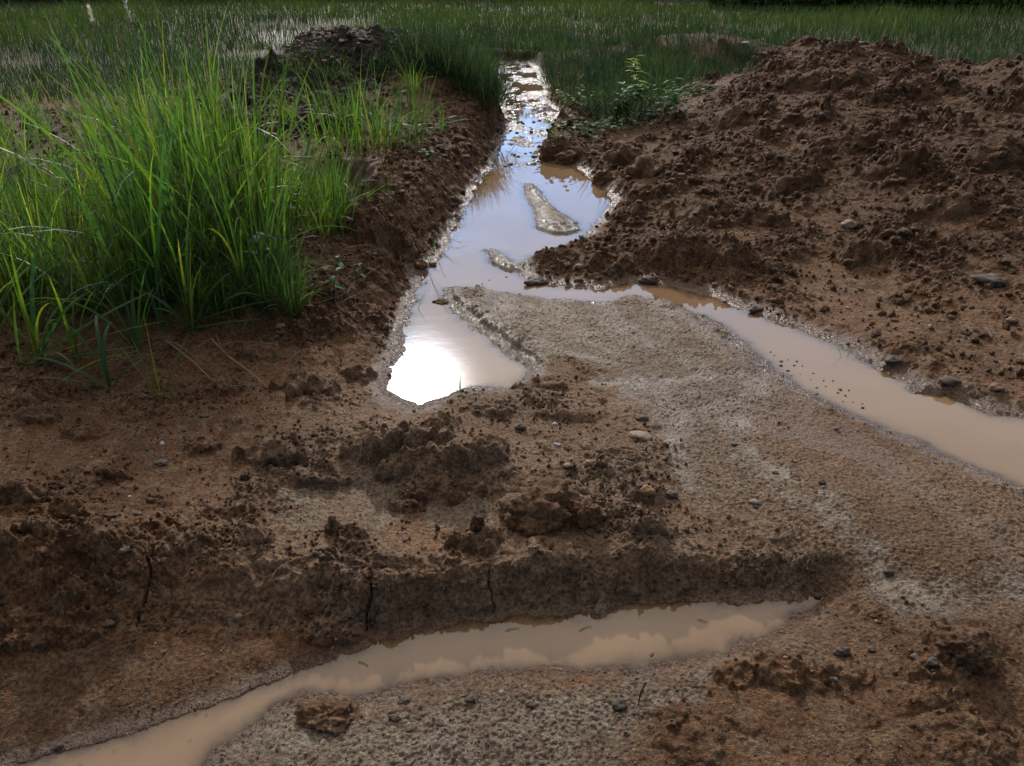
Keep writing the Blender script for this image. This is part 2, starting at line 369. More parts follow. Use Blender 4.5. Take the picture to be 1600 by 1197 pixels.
    qx = x + 0.018 * n3 + 0.03 * n2; qy = y + 0.018 * gn(x / 0.03, y / 0.03, 77) + 0.03 * gn(x / 0.12, y / .12, 78)
    big = lumps(qx, qy, 0.30, 5, 0.55)
    md = lumps(qx, qy, 0.13, 6, 0.6, 0.6)
    sm = lumps(qx + .02 * n3, qy, 0.055, 7, 0.6, 0.7)
    ti = lumps(qx, qy, 0.024, 8, 0.6)
    gr = lumps(x + .003 * n3, y, 0.012, 9, 0.75)
    mm = mound * sstep((r - 4.5) / 2.0)
    z = z + rough * (0.012 * n2 + 0.006 * n3 + 0.022 * n1)
    z = z + (mm * 0.20 + heap * 0.35) * 0.30 * big * (0.5 + patch)
    z = z + rough * (0.13 * 0.30 * md * (0.5 + mm + heap + bank) * (0.4 + patch) + 0.055 * 0.42 * sm * (0.3 + patch + .5 * mm) + 0.024 * 0.5 * ti * (1 + .6 * mm)) + mm * .05 * .35 * lumps(qx + .3, qy, 0.05, 19, .6, .5)
    rough = rough * (1 - .4 * face)
    # sharp little pillars left by the rain
    pk = lumps(qx, qy, 0.085, 15, 0.22, 1.6)
    z = z + 0.085 * 0.38 * pk * np.clip(rough * 1.3, 0, 1.1) * (1 - field)
    gs = (0.35 + 0.65 * sand) * np.clip(0.15 + w1 / 0.05, 0.15, 1) * np.clip(0.2 + w2 / .03, .2, 1)
    z = z + gs * ((0.0036 + 0.0018 * n1) * gr / 0.5 * (1 - 0.5 * field)) + sand * 0.0035 * n2 + sand * 0.006 * n1 * shore
    rill = np.clip(m['rill'] - .1 + (.45 * n2 + .2 * n3) * (m['rill'] > 0), 0, 1)
    z = z - .0065 * sstep(rill * 1.3) * shore
    sand = np.where(m['rill'] > 0, np.maximum(sand, sstep(rill * 2)), sand)
    sand = sand + .35 * sstep(rill * 1.3) + .25 * sstep((n1 - .1) / .5) * sand
    lg = np.clip(1 - m['ledge'] / .05, 0, 1)
    z = z + .013 * sstep((w1 - .040) / .022) * sstep((.35 - m['ledge']) / .3) * (np.minimum(sand, 1))
    # rill lines washed into the sand
    rl = np.abs(gn((x * 0.9 + y * 0.55) / 0.35 + n1 * .25, (x * 0.5 - y) / 2.2, 91))
    z = z - np.minimum(sand, 1) * shore * 0.007 * sstep((0.16 - rl) / 0.16)
    wet = np.maximum(sstep((0.11 - w1) / 0.10), sstep((0.06 - w2) / 0.055))
    wet = np.maximum(wet, .25 * sstep((0.9 - w3) / 0.9) * (r > 12)); wet = np.maximum(wet, sstep((.2 - w4) / .2) * (r < 6.5))
    wet = np.clip(wet + 0.30 * np.minimum(sand, 1) * (rl < .18) + .15 * sstep(rill * 2), 0, 1)
    dark = heap * sstep((m['heap'] * -1 + 0.55 + .4 * n1) / 0.7)
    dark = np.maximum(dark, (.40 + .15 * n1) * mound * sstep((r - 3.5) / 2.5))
    dark = np.maximum(dark, .22 * sstep((-.6 - x) / .9) * sstep((4.5 - r) / 1.5) + .25 * lb + .22 * sstep((1.75 - y) / .3) * (w2 > 0) * (fo < 0))  # first term: vignette-like gloom on the left put into the soil colour
    sand = sand * (1 - .72 * sstep((x - .35) / .7) * sstep((3.4 - y) / .9))
    sand = np.maximum(sand, 1.32 * sstep(rill * 1.5 - .15) * (.8 + .4 * n2))
    sand = np.maximum(sand, (.30 + .25 * n1) * sstep((3.1 - r) / .5) * (fo > 0) * sstep((x + 1.1) / .6))  # brighter-lit middle mud flat: the light is put into the colour as sand tone
    return z, sand, dark, wet, rough, mound, field, heap

def height(x, y):
    x = np.atleast_1d(np.asarray(x, float)); y = np.atleast_1d(np.asarray(y, float))
    return surface(x, y, lowfreq(x, y))[0]
def hz(x, y): return float(height([x], [y])[0])
def ground_at(px, py, z0=0.05):                    # march the photo ray down to the ground
    d = np.array(ray(px, py))
    ts = np.linspace(1.2, 60, 1) if False else np.geomspace(1.2, 60, 260)
    X = d[0] * ts; Y = d[1] * ts; Zr = CAM_H + d[2] * ts
    H = height(X, Y)
    k = int(np.argmax(Zr < H))
    if k == 0: k = len(ts) - 1
    a, b = ts[k - 1], ts[k]
    f = (Zr[k-1] - H[k-1]) / max(1e-6, (Zr[k-1] - H[k-1]) - (Zr[k] - H[k]))
    t = a + (b - a) * f
    return (d[0] * t, d[1] * t, CAM_H + d[2] * t)

# ------------------------------------------------------------------ materials
def material(name):
    m = bpy.data.materials.new(name); m.use_nodes = True
    t = m.node_tree; b = t.nodes['Principled BSDF']
    return m, t, b
def tex_noise(t, scale, detail=4, rough=0.6, vec=None, dist=0.0):
    n = N(t, 'ShaderNodeTexNoise'); setv(n, Scale=scale, Detail=float(detail), Roughness=rough, Distortion=dist)
    if vec is not None: t.links.new(vec, n.inputs['Vector'])
    return n.outputs['Fac']

soil, t, b = material('soil')
tc = N(t, 'ShaderNodeTexCoord').outputs['Object']
at = N(t, 'ShaderNodeAttribute', attribute_name='tint')
sp = N(t, 'ShaderNodeSeparateColor'); t.links.new(at.outputs['Color'], sp.inputs[0])
sandm, darkm, wetm = sp.outputs[0], sp.outputs[1], sp.outputs[2]; grassm = at.outputs['Alpha']
nA = tex_noise(t, 2.2, 6, 0.6, tc); nB = tex_noise(t, 14, 6, 0.65, tc); nC = tex_noise(t, 90, 4, 0.7, tc); nD = tex_noise(t, 420, 2, 0.6, tc)
red = mix_n(t, ramp_n(t, nA, 0.35, 0.65), (0.108, 0.056, 0.028), (0.172, 0.088, 0.043))
red = mix_n(t, ramp_n(t, nB, 0.42, 0.68), red, (0.190, 0.122, 0.072))
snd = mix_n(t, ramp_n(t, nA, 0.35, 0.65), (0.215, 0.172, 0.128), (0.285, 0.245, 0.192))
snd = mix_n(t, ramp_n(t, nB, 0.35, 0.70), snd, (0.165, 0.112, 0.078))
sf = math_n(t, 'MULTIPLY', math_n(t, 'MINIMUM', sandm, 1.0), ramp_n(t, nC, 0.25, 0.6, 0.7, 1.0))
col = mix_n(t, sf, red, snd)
col = mix_n(t, ramp_n(t, nC, 0.30, 0.70), mix_n(t, 1.0, col, (0.40, 0.38, 0.38), 'MULTIPLY'), mix_n(t, 1.0, col, (1.55, 1.55, 1.52), 'MULTIPLY'))
col = mix_n(t, math_n(t, 'MULTIPLY', math_n(t, 'MAXIMUM', math_n(t, 'SUBTRACT', sandm, 1.0), 0.0), 1.3), col, (0.34, 0.275, 0.215))
gd = ramp_n(t, nD, 0.62, 0.72); gl = ramp_n(t, nD, 0.36, 0.28)
col = mix_n(t, math_n(t, 'MULTIPLY', gl, 0.8), col, (0.05, 0.042, 0.04))
col = mix_n(t, math_n(t, 'MULTIPLY', gd, 0.45), col, (0.50, 0.44, 0.37))
dk = mix_n(t, ramp_n(t, nB, 0.4, 0.7), (0.026, 0.021, 0.018), (0.075, 0.055, 0.042))
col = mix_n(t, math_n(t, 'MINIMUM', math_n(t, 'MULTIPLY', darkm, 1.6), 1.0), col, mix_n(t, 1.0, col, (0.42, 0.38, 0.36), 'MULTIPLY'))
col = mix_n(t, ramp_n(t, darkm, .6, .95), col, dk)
col = mix_n(t, math_n(t, 'MULTIPLY', grassm, 0.75), col, mix_n(t, ramp_n(t, nB, .4, .6), (0.035, 0.040, 0.020), (0.075, 0.060, 0.040)))
col = mix_n(t, math_n(t, 'MULTIPLY', wetm, 0.35), col, mix_n(t, 1.0, col, (0.55, 0.52, 0.50), 'MULTIPLY'))
t.links.new(col, b.inputs['Base Color'])
rg = math_n(t, 'SUBTRACT', 0.78, math_n(t, 'MULTIPLY', wetm, 0.52))
rg = math_n(t, 'SUBTRACT', rg, math_n(t, 'MULTIPLY', sandm, 0.10))
rg = math_n(t, 'ADD', rg, ramp_n(t, nC, 0.3, 0.7, -0.10, 0.10))
t.links.new(rg, b.inputs['Roughness'])
t.links.new(math_n(t, 'ADD', 0.10, math_n(t, 'MULTIPLY', wetm, 0.34)), b.inputs['Specular IOR Level'])
bp = N(t, 'ShaderNodeBump'); setv(bp, Strength=1.0, Distance=0.009)
t.links.new(math_n(t, 'ADD', math_n(t, 'MULTIPLY', nC, 1.6), math_n(t, 'MULTIPLY', nD, 0.5)), bp.inputs['Height'])
t.links.new(bp.outputs[0], b.inputs['Normal'])

def water_mat(name, c1, c2):
    """turbid water: opaque where deep, the bed showing through at the margin, mirror gloss on top"""
    m, t, b = material(name); t.nodes.remove(b)
    tc = N(t, 'ShaderNodeTexCoord').outputs['Object']
    at = N(t, 'ShaderNodeAttribute', attribute_name='tint')
    n = tex_noise(t, 1.7, 4, 0.5, tc); n2 = tex_noise(t, 7.0, 6, 0.6, tc, 1.2)
    c = mix_n(t, ramp_n(t, n, 0.35, 0.7), c1, c2)
    c = mix_n(t, ramp_n(t, n2, 0.55, 0.75, 0, .35), c, (.17, .12, .085))
    df = N(t, 'ShaderNodeBsdfDiffuse'); t.links.new(c, df.inputs['Color'])
    tr = N(t, 'ShaderNodeBsdfTransparent'); tr.inputs[0].default_value = (.9, .8, .68, 1)
    sp_ = N(t, 'ShaderNodeSeparateColor'); t.links.new(at.outputs['Color'], sp_.inputs[0])
    m1 = N(t, 'ShaderNodeMixShader'); t.links.new(sp_.outputs[0], m1.inputs[0]); t.links.new(tr.outputs[0], m1.inputs[1]); t.links.new(df.outputs[0], m1.inputs[2])
    gl = N(t, 'ShaderNodeBsdfGlossy'); gl.inputs['Roughness'].default_value = 0.02
    fr = N(t, 'ShaderNodeFresnel'); fr.inputs['IOR'].default_value = 1.43
    mp = N(t, 'ShaderNodeMapping'); mp.inputs['Scale'].default_value = (1.0, 1.6, 1); t.links.new(tc, mp.inputs[0])
    rp = tex_noise(t, 9, 2, 0.5, mp.outputs[0])
    bp = N(t, 'ShaderNodeBump'); setv(bp, Strength=0.022, Distance=0.01); t.links.new(rp, bp.inputs['Height'])
    t.links.new(bp.outputs[0], gl.inputs['Normal']); t.links.new(bp.outputs[0], fr.inputs['Normal'])
    m2 = N(t, 'ShaderNodeMixShader'); t.links.new(fr.outputs[0], m2.inputs[0]); t.links.new(m1.outputs[0], m2.inputs[1]); t.links.new(gl.outputs[0], m2.inputs[2])
    t.links.new(m2.outputs[0], t.nodes['Material Output'].inputs['Surface'])
    return m
water_m = water_mat('muddy_water', (0.185, 0.115, 0.064), (0.215, 0.140, 0.082))

def leaf_mat(name, base, trans, rough=0.45, mixf=0.5):
    m, t, b = material(name)
    at = N(t, 'ShaderNodeAttribute', attribute_name='tint')
    oi = N(t, 'ShaderNodeObjectInfo'); vv = ramp_n(t, oi.outputs['Random'], 0, 1, .55, 1.45)
    cv = N(t, 'ShaderNodeCombineColor'); t.links.new(vv, cv.inputs[0]); t.links.new(math_n(t, 'ADD', math_n(t, 'MULTIPLY', vv, .8), .2), cv.inputs[1]); cv.inputs[2].default_value = 1.0
    base = mix_n(t, 1.0, base, cv.outputs[0], 'MULTIPLY'); trans = mix_n(t, 1.0, trans, cv.outputs[0], 'MULTIPLY')
    c = mix_n(t, 1.0, base, at.outputs['Color'], 'MULTIPLY'); c2 = mix_n(t, 1.0, trans, at.outputs['Color'], 'MULTIPLY')
    t.links.new(c, b.inputs['Base Color']); setv(b, Roughness=rough); b.inputs['Specular IOR Level'].default_value = .5 if rough < .6 else .12
    tr = N(t, 'ShaderNodeBsdfTranslucent'); t.links.new(c2, tr.inputs['Color'])
    ms = N(t, 'ShaderNodeMixShader'); ms.inputs[0].default_value = mixf
    t.links.new(b.outputs[0], ms.inputs[1]); t.links.new(tr.outputs[0], ms.inputs[2])
    t.links.new(ms.outputs[0], t.nodes['Material Output'].inputs['Surface'])
    return m
grass_m = leaf_mat('grass_leaf', (0.036, 0.075, 0.018), (0.105, 0.205, 0.018))
fine_m = leaf_mat('fine_grass', (0.022, 0.037, 0.017), (0.036, 0.066, 0.018), 0.85, 0.45)
weed_m = leaf_mat('weed_leaf', (0.065, 0.13, 0.05), (0.11, 0.21, 0.04), 0.62, 0.35)
tree_m = leaf_mat('tree_leaf', (0.045, 0.075, 0.025), (0.05, 0.09, 0.02), 0.6, 0.3)
dry_m = leaf_mat('dry_stem', (0.30, 0.23, 0.15), (0.25, 0.2, 0.12), 0.7, 0.3)
plume_m = leaf_mat('seed_plume', (0.62, 0.62, 0.58), (0.6, 0.6, 0.55), 0.8, 0.4)

def stone_mat(name, c1, c2, rough, sc=60):
    m, t, b = material(name)
    tc = N(t, 'ShaderNodeTexCoord').outputs['Object']
    n = tex_noise(t, sc, 5, 0.65, tc); n2 = tex_noise(t, sc * 5, 3, 0.6, tc)
    n3 = tex_noise(t, sc * .6, 5, 0.7, tc, 1.0)
    t.links.new(mix_n(t, ramp_n(t, n3, 0.44, 0.58, 0, .9), mix_n(t, ramp_n(t, n, 0.35, 0.65), c1, c2), (.13, .085, .058)), b.inputs['Base Color'])
    t.links.new(ramp_n(t, n3, .44, .58, rough + .2, .9), b.inputs['Roughness']); b.inputs['Specular IOR Level'].default_value = .25
    bp = N(t, 'ShaderNodeBump'); setv(bp, Strength=0.5, Distance=0.002); t.links.new(n2, bp.inputs['Height'])
    t.links.new(bp.outputs[0], b.inputs['Normal'])
    return m
SM = {'dark': stone_mat('dark_stone', (0.022, 0.022, 0.022), (0.05, 0.047, 0.044), 0.45),
      'slate': stone_mat('slate_stone', (0.045, 0.045, 0.043), (0.095, 0.09, 0.08), 0.5),
      'pale': stone_mat('pale_stone', (0.24, 0.20, 0.155), (0.36, 0.31, 0.25), 0.5),
      'white': stone_mat('white_stone', (0.50, 0.50, 0.50), (0.62, 0.62, 0.6), 0.5),
      'tan': stone_mat('tan_stone', (0.24, 0.18, 0.12), (0.34, 0.27, 0.19), 0.5),
      'ochre': stone_mat('ochre_stone', (0.30, 0.17, 0.06), (0.36, 0.24, 0.10), 0.5),
      'brown': stone_mat('brown_stone', (0.12, 0.07, 0.045), (0.2, 0.12, 0.08), 0.5)}

# ------------------------------------------------------------------ the ground: one continuous sheet, cut where the soil changes
R0, R1, dL = 0.75, 13.0, 0.00165
AZ = 0.90
NR = int(math.log(R1 / R0) / dL) // 3 * 3 + 1
NC = int(2 * AZ / 0.00130) // 3 * 3 + 1
lr = np.linspace(math.log(R0), math.log(R1), NR); az = np.linspace(-AZ, AZ, NC)
lr2 = lr[-1] + np.cumsum(np.geomspace(dL, 0.06, 190)); lr2 = lr2[lr2 < math.log(420)]
def up3(a):
    a = a.astype(np.float32)
    def ax0(a):
        n = (a.shape[0] - 1) * 3 + 1; o = np.empty((n,) + a.shape[1:], np.float32)
        o[::3] = a; o[1::3] = a[:-1] * (2/3) + a[1:] * (1/3); o[2::3] = a[:-1] * (1/3) + a[1:] * (2/3)
        return o
    return ax0(ax0(a).T).T
L, A = np.meshgrid(lr, az, indexing='ij')
Xc = np.exp(L) * np.sin(A); Yc = np.exp(L) * np.cos(A)
mc = lowfreq(Xc[::3, ::3].copy(), Yc[::3, ::3].copy())
mc = {k: up3(v) for k, v in mc.items()}
res = surface(Xc, Yc, mc)
WATER1 = (Xc[::3, ::3], Yc[::3, ::3], mc['w1'][::3, ::3], res[0][::3, ::3]); WATER2 = (Xc[::3, ::3], Yc[::3, ::3], mc['w2'][::3, ::3], res[0][::3, ::3])
# beyond 13 m
L2, A2 = np.meshgrid(np.concatenate([[lr[-1]], lr2]), az[::2], indexing='ij')
Xf = np.exp(L2) * np.sin(A2); Yf = np.exp(L2) * np.cos(A2)
resf = surface(Xf, Yf, lowfreq(Xf, Yf))
def grid_faces(nr, nc, off=0):
    i = np.arange(nr * nc, dtype=np.int32).reshape(nr, nc) + off
    return np.stack([i[:-1, :-1], i[:-1, 1:], i[1:, 1:], i[1:, :-1]], -1).reshape(-1, 4)
def pack(X, Y, rs):
    z, sand, dark, wet, rough, mound, field, heap = rs
    # crumbly faces: push the surface sideways too, by the height, so steep banks are not plain extrusions
    am = np.clip(rough, 0, 1) * np.clip(np.hypot(X, Y) / 4, .5, 2.5) * (1 - field)
    hx = fbm(X, z * 1.3 + Y * .25, 0.07, 4, 900); hy = fbm(X + 5, z * 1.6 + Y * .2, 0.06, 4, 950)
    X = X + 0.008 * am * hx; Y = Y + 0.011 * (am + .35 * (np.hypot(X, Y) < 3)) * hy
    V = np.stack([X.ravel(), Y.ravel(), z.ravel()], 1)
    rr = np.hypot(X, Y)
    gm = (1 - heap) * np.clip(field * 1.3 + 0.7 * sstep((-0.9 - X) / 1.2) * (Y > 3.6) * (Y < 9), 0, 1)
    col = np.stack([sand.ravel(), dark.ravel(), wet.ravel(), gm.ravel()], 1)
    return V, col
V, col = pack(Xc, Yc, res)
Fc = grid_faces(NR, NC)
fm = lambda a: a[:-1, :-1].ravel()
sand_f = fm(res[1]) > 0.38; mound_f = (fm(res[5]) > 0.5) & (fm(res[1]) <= .38) & (fm(np.hypot(Xc, Yc)) > 3.5); heap_f = fm(res[7]) > 0.5
reg = np.where(sand_f, 1, np.where(heap_f, 3, np.where(mound_f, 2, 0)))
def sub_mesh(name, mask, label, V=V, col=col, Fc=Fc):
    f = Fc[mask]; idx, inv = np.unique(f, return_inverse=True)
    o = np_mesh(name, V[idx], inv.reshape(f.shape), soil, col[idx])
    o['kind'] = 'structure'; o['label'] = label
    return o
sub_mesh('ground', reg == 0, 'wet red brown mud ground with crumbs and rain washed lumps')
sub_mesh('sandbar', reg == 1, 'smooth greyish beige sand washed out beside the stream')
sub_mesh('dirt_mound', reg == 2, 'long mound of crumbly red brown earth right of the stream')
sub_mesh('soil_heap', reg == 3, 'heap of nearly black clods behind the tall grass')
Vf, colf = pack(Xf, Yf, resf)
o = np_mesh('field', Vf, grid_faces(*Xf.shape), soil, colf); o['kind'] = 'structure'; o['label'] = 'flat far field covered with short grass'
mf = lowfreq(Xf[::2, ::2], Yf[::2, ::2]); WATERF = (Xf[::2, ::2], Yf[::2, ::2], mf['w1'], resf[0][::2, ::2])
# the ground around and behind the viewer, coarse
ca = np.linspace(AZ, 2 * math.pi - AZ, 60); cl = np.log(np.geomspace(R0, 420, 60))
Lb, Ab = np.meshgrid(cl, ca, indexing='ij')
Xb = np.exp(Lb) * np.sin(Ab); Yb = np.exp(Lb) * np.cos(Ab)
Vb = np.stack([Xb.ravel(), Yb.ravel(), np.full(Xb.size, -0.06) + 0.03 * fbm(Xb, Yb, 1.3, 3, 5).ravel()], 1)
Fb = grid_faces(*Xb.shape)
ring0 = [[0, 0, -0.08]] + [[R0 * math.sin(a), R0 * math.cos(a), -0.07] for a in np.linspace(0, 2 * math.pi, 49)[:-1]]
colb = np.zeros((len(Vb), 4)); colb[:, 3] = np.clip((np.hypot(Vb[:, 0], Vb[:, 1]) - 8) / 8, 0, 1)
o = np_mesh('ground', Vb, Fb, soil, colb); o['kind'] = 'structure'
T0 = np.array([[0, i, i % 48 + 1] for i in range(1, 49)])
o = np_mesh('ground', np.array(ring0), T0, soil, np.zeros((49, 4))); o['kind'] = 'structure'

def water_sheet(name, X, Y, S, B, z, lim, label):
    F4 = grid_faces(*X.shape); mk = (S[:-1, :-1] < lim).ravel()
    f = F4[mk]; idx, inv = np.unique(f, return_inverse=True)
    Vw = np.stack([X.ravel()[idx], Y.ravel()[idx], np.full(len(idx), z)], 1)
    op = 1 - np.exp(-np.maximum(z - B.ravel()[idx], 0) / .007)
    o = np_mesh(name, Vw, inv.reshape(f.shape), water_m, np.repeat(op[:, None], 4, 1)); o['kind'] = 'structure'; o['label'] = label
    return o
st = (slice(None, None, 2), slice(None, None, 2))
water_sheet('water', *WATER1, 0.0, 0.07, 'muddy stream water mirroring the sky')
water_sheet('water', *WATER2, LV2, 0.05, 'milky brown puddle in the front wheel rut')
water_sheet('water', *WATERF, 0.0, 0.3, 'far end of the muddy stream between grass banks')
def disc(name, cx, cy, rx, ry, z, label):
    a = np.linspace(0, 2 * math.pi, 41)[:-1]
    V_ = np.vstack([[cx, cy, z], np.stack([cx + rx * np.cos(a), cy + ry * np.sin(a), np.full(40, z)], 1)])
    o = np_mesh(name, V_, np.array([[0, i, i % 40 + 1] for i in range(1, 41)]), water_m, np.ones((41, 4))); o['kind'] = 'structure'; o['label'] = label
c4 = W4.mean(0); disc('water', c4[0], c4[1], .42, .40, 0.128, 'small bright pool of water between grass and left bank')

# ------------------------------------------------------------------ blades
def blades(n, base, azm, length, lean, bend, width, S=8, fold=0.25, wshape=0.6, colr=None):
    """n curved tapering leaves; arrays per blade. returns V, F, col"""
    tt = np.linspace(0, 1, S + 1)[None]
    th = lean[:, None] + bend[:, None] * tt ** 1.6
    ds = (length / S)[:, None]
    hx = np.concatenate([np.zeros((n, 1)), np.cumsum(np.sin(th[:, :-1]) * ds, 1)], 1)
    hv = np.concatenate([np.zeros((n, 1)), np.cumsum(np.cos(th[:, :-1]) * ds, 1)], 1)
    ca, sa = np.cos(azm)[:, None], np.sin(azm)[:, None]
    P = np.stack([base[:, 0:1] + hx * ca, base[:, 1:2] + hx * sa, base[:, 2:3] + hv], -1)
    tw = rng.uniform(-0.9, 0.9, (n, 1)) + rng.uniform(-.6, .6, (n, 1)) * tt
    sx = -sa * np.cos(tw) + ca * np.sin(tw) * np.cos(th); sy = ca * np.cos(tw) + sa * np.sin(tw) * np.cos(th); sz = -np.sin(tw) * np.sin(th)
    w = width[:, None] * np.minimum(1, 0.35 + tt * 2.2) * np.maximum(1 - tt, 0.02) ** wshape * 0.5
    side = np.stack([sx, sy, sz], -1) * w[..., None]
    nrm = np.stack([-np.cos(th) * ca, -np.cos(th) * sa, np.sin(th)], -1) * (w * fold)[..., None]
    Lf = P - side + nrm; Rt = P + side + nrm
    V = np.stack([Lf, P, Rt], 2).reshape(-1, 3)
    b0 = (np.arange(n) * (S + 1) * 3)[:, None, None]; s0 = (np.arange(S) * 3)[None, :, None]
    q = np.array([[0, 1, 4, 3], [1, 2, 5, 4]])
    Fq = (b0 + s0)[..., None] + q[None, None]
    Fq = Fq.reshape(-1, 4)
    c = np.ones((n, 4)) if colr is None else colr
    c = np.repeat(c, (S + 1) * 3, 0)
    return V, Fq, c
def tint(n, lo=0.65, hi=1.25, dry=0.05, blue=0.15):
    v = rng.uniform(lo, hi, n); c = np.stack([v, v, v, np.ones(n)], 1)
    k = rng.random(n) < dry; c[k, :3] = np.stack([v[k] * 2.0, v[k] * 1.2, v[k] * 1.6], 1)
    k = rng.random(n) < blue; c[k, 0] *= 0.75; c[k, 2] *= 1.4
    return c
def tuft_data(n, rad, h, wd, lean=0.25, bend=0.5, S=8, loose=0.1, **kw):
    a = rng.uniform(0, 2 * np.pi, n); rr = rad * np.sqrt(rng.random(n))
    base = np.stack([rr * np.cos(a), rr * np.sin(a), np.full(n, -0.02)], 1)
    az_ = a + rng.normal(0, .8, n)
    ln = h * rng.uniform(0.5, 1.0, n) * (1 - 0.25 * (rr / rad))
    le = np.abs(rng.normal(0, lean, n)) * (0.4 + rr / rad)
    be = np.abs(rng.normal(0, bend, n))
    k = rng.random(n) < loose; be[k] += rng.uniform(0.8, 1.8, k.sum()); le[k] += .25
    return blades(n, base, az_, ln, le, be, wd * rng.uniform(0.55, 1.15, n), S=S, colr=tint(n, **kw))
protos = {}
def proto(key, fn, mat):
    V, Fq, c = fn()
    me_o = np_mesh(key, V, Fq, mat, c)
    me = me_o.data; bpy.data.objects.remove(me_o)
    protos[key] = me
    return me
def put(name, me, loc, rz, s, label, cat, group=None):
    o = bpy.data.objects.new(name, me); C.objects.link(o)
    o.location = loc; o.rotation_euler = (0, 0, rz)
    o.scale = s if isinstance(s, tuple) else (s, s, s)
    return tag(o, label, cat, group)

tall = [proto(f'tall{i}', lambda: tuft_data(26, 0.12, 1.15, 0.0145, 0.19, 0.44, 9, 0.18, lo=.4, hi=1.6, blue=.2, dry=.10), grass_m) for i in range(7)]
midt = [proto(f'mid{i}', lambda: tuft_data(46, 0.10, 0.55, 0.010, 0.30, 0.55, 7, 0.15, dry=.12), grass_m) for i in range(5)]
fine = [proto(f'fine{i}', lambda: tuft_data(110, 0.20, 0.46, 0.0085, 0.50, 0.7, 5, 0.3, lo=.4, hi=1.7, dry=.15, blue=.3), fine_m) for i in range(5)]

def scatter(region, n, mind, seed):
    """points inside a traced outline, kept apart"""
    rg = np.random.default_rng(seed); P = region; pts = []
    lo_, hi_ = P.min(0), P.max(0); tries = 0
    while len(pts) < n and tries < 6000:
        q = rg.uniform(lo_, hi_, (400, 2)); ok = sdf(q[:, 0], q[:, 1], P) < 0
        for p in q[ok]:
            if all((p[0] - a) ** 2 + (p[1] - b_) ** 2 > mind * mind for a, b_ in pts):
                pts.append((p[0], p[1]))
                if len(pts) >= n: break
        tries += 400
    return pts
STAND = [
 (poly([(235,475),(410,460),(430,390),(400,340),(330,325),(250,340),(225,420)], .2), 30, 0.12, 1.14, 'tall upright bright green grass clump in the dense middle stand', 'tall grass in the middle of the left stand'),
 (poly([(60,330),(220,320),(260,470),(200,490),(40,480)], .2), 11, 0.22, 0.66, 'tall green grass clump between the left edge and the dense middle stand', 'tall grass between left edge and middle stand'),
 (poly([(-180,520),(50,520),(60,380),(0,300),(-200,300)], .2), 11, 0.25, 0.85, 'dark green tall grass clump at the left edge of the picture', 'tall grass at the left edge'),
 (poly([(-100,300),(180,290),(310,260),(280,190),(60,170),(-150,200)], .2), 13, 0.40, 0.72, 'tall grass clump standing behind the front row at left', 'rear tall grass at left'),
 (poly([(440,420),(530,370),(540,300),(470,300),(430,340)], .2), 11, 0.15, 0.50, 'thin yellow green grass clump at the right end of the stand', 'thin grass at the right end of the stand'),
]
for i, (reg_, n, md_, s0, lab, grp) in enumerate(STAND):
    pts = scatter(reg_, n, md_, 40 + i)
    hs = height([p[0] for p in pts], [p[1] for p in pts])
    for (x, y), z in zip(pts, hs):
        s = s0 * random.uniform(0.7, 1.2)
        put('grass_clump', random.choice(tall), (x, y, z), random.uniform(0, 6.28), (s * 1.1, s * 1.1, s), lab, 'grass', grp)
    pts = scatter(reg_, n, md_ * .8, 60 + i)
    hs = height([p[0] for p in pts], [p[1] for p in pts])
    for (x, y), z in zip(pts, hs):
        s = random.uniform(0.7, 1.1)
        put('grass_clump', random.choice(midt), (x, y, z), random.uniform(0, 6.28), s, 'short thin grass clump growing low among the tall stand at left', 'grass', 'short grass among the tall stand')

def single_tuft(px, py, fn, label, name='grass_tuft', mat=grass_m, rz=0.0):
    g = ground_at(px, py)
    V, Fq, c = fn()
    o = np_mesh(name, V, Fq, mat, c, loc=g); o.rotation_euler[2] = rz
    return tag(o, label, 'grass')
single_tuft(600, 222, lambda: tuft_data(110, 0.36, 0.78, 0.015, 0.35, 0.8, 8, 0.3), 'arching grass tuft on the left bank in front of the black soil heap')
single_tuft(545, 235, lambda: tuft_data(90, 0.33, 0.85, 0.014, 0.35, 0.6, 8, 0.2), 'spreading grass tuft between the thin stand and the black soil heap')
single_tuft(650, 190, lambda: tuft_data(20, 0.08, 0.65, 0.020, 0.3, 0.25, 8, 0.05), 'small bright tuft of stiff blades on the crest of the left bank')
single_tuft(690, 205, lambda: tuft_data(6, 0.04, 0.45, 0.016, 0.35, 0.2, 8, 0.0), 'sparse sprout of few blades leaning right over the stream bank')
single_tuft(530, 365, lambda: tuft_data(16, 0.10, 0.5, 0.008, 0.12, 0.3, 7, 0.0), 'thin upright grass sprout beside the small bright pool')

def leafy_plant(name, px, py, leaves, label, mat=grass_m, cat='grass', S=12, part='blade', stem=None):
    """a distinct foreground plant, every blade a part; leaves = (azimuth, length, lean, bend, width, (tint))"""
    g = ground_at(px, py)
    root = tag(empty(name, g), label, cat)
    for a, ln, le, be, w, c in leaves:
        V, Fq, cc = blades(1, np.array([[0.008 * math.cos(a), 0.008 * math.sin(a), -0.01]]), np.array([a]), np.array([ln]), np.array([le]), np.array([be]), np.array([w * 1.35]), S=S,
                           colr=np.array([[*c, 1.0]]), wshape=0.55)
        np_mesh(part, V, Fq, mat, cc, parent=root)
    return root
G1 = (1.25, 1.2, .7); G2 = (.55, .8, 1.4); G3 = (.95, 1.0, 1.0)
leafy_plant('grass_seedling', 250, 620, [(1.5, .34, .03, .05, .016, G1), (3.0, .25, .42, .1, .008, G1), (2.7, .26, .25, .1, .009, G1), (0.2, .30, .45, .15, .007, G3), (0.0, .12, .9, .9, .010, G2), (3.3, .14, 1.1, .5, .008, G2)],
            'young seedling of narrow bright blades standing alone on the mud')
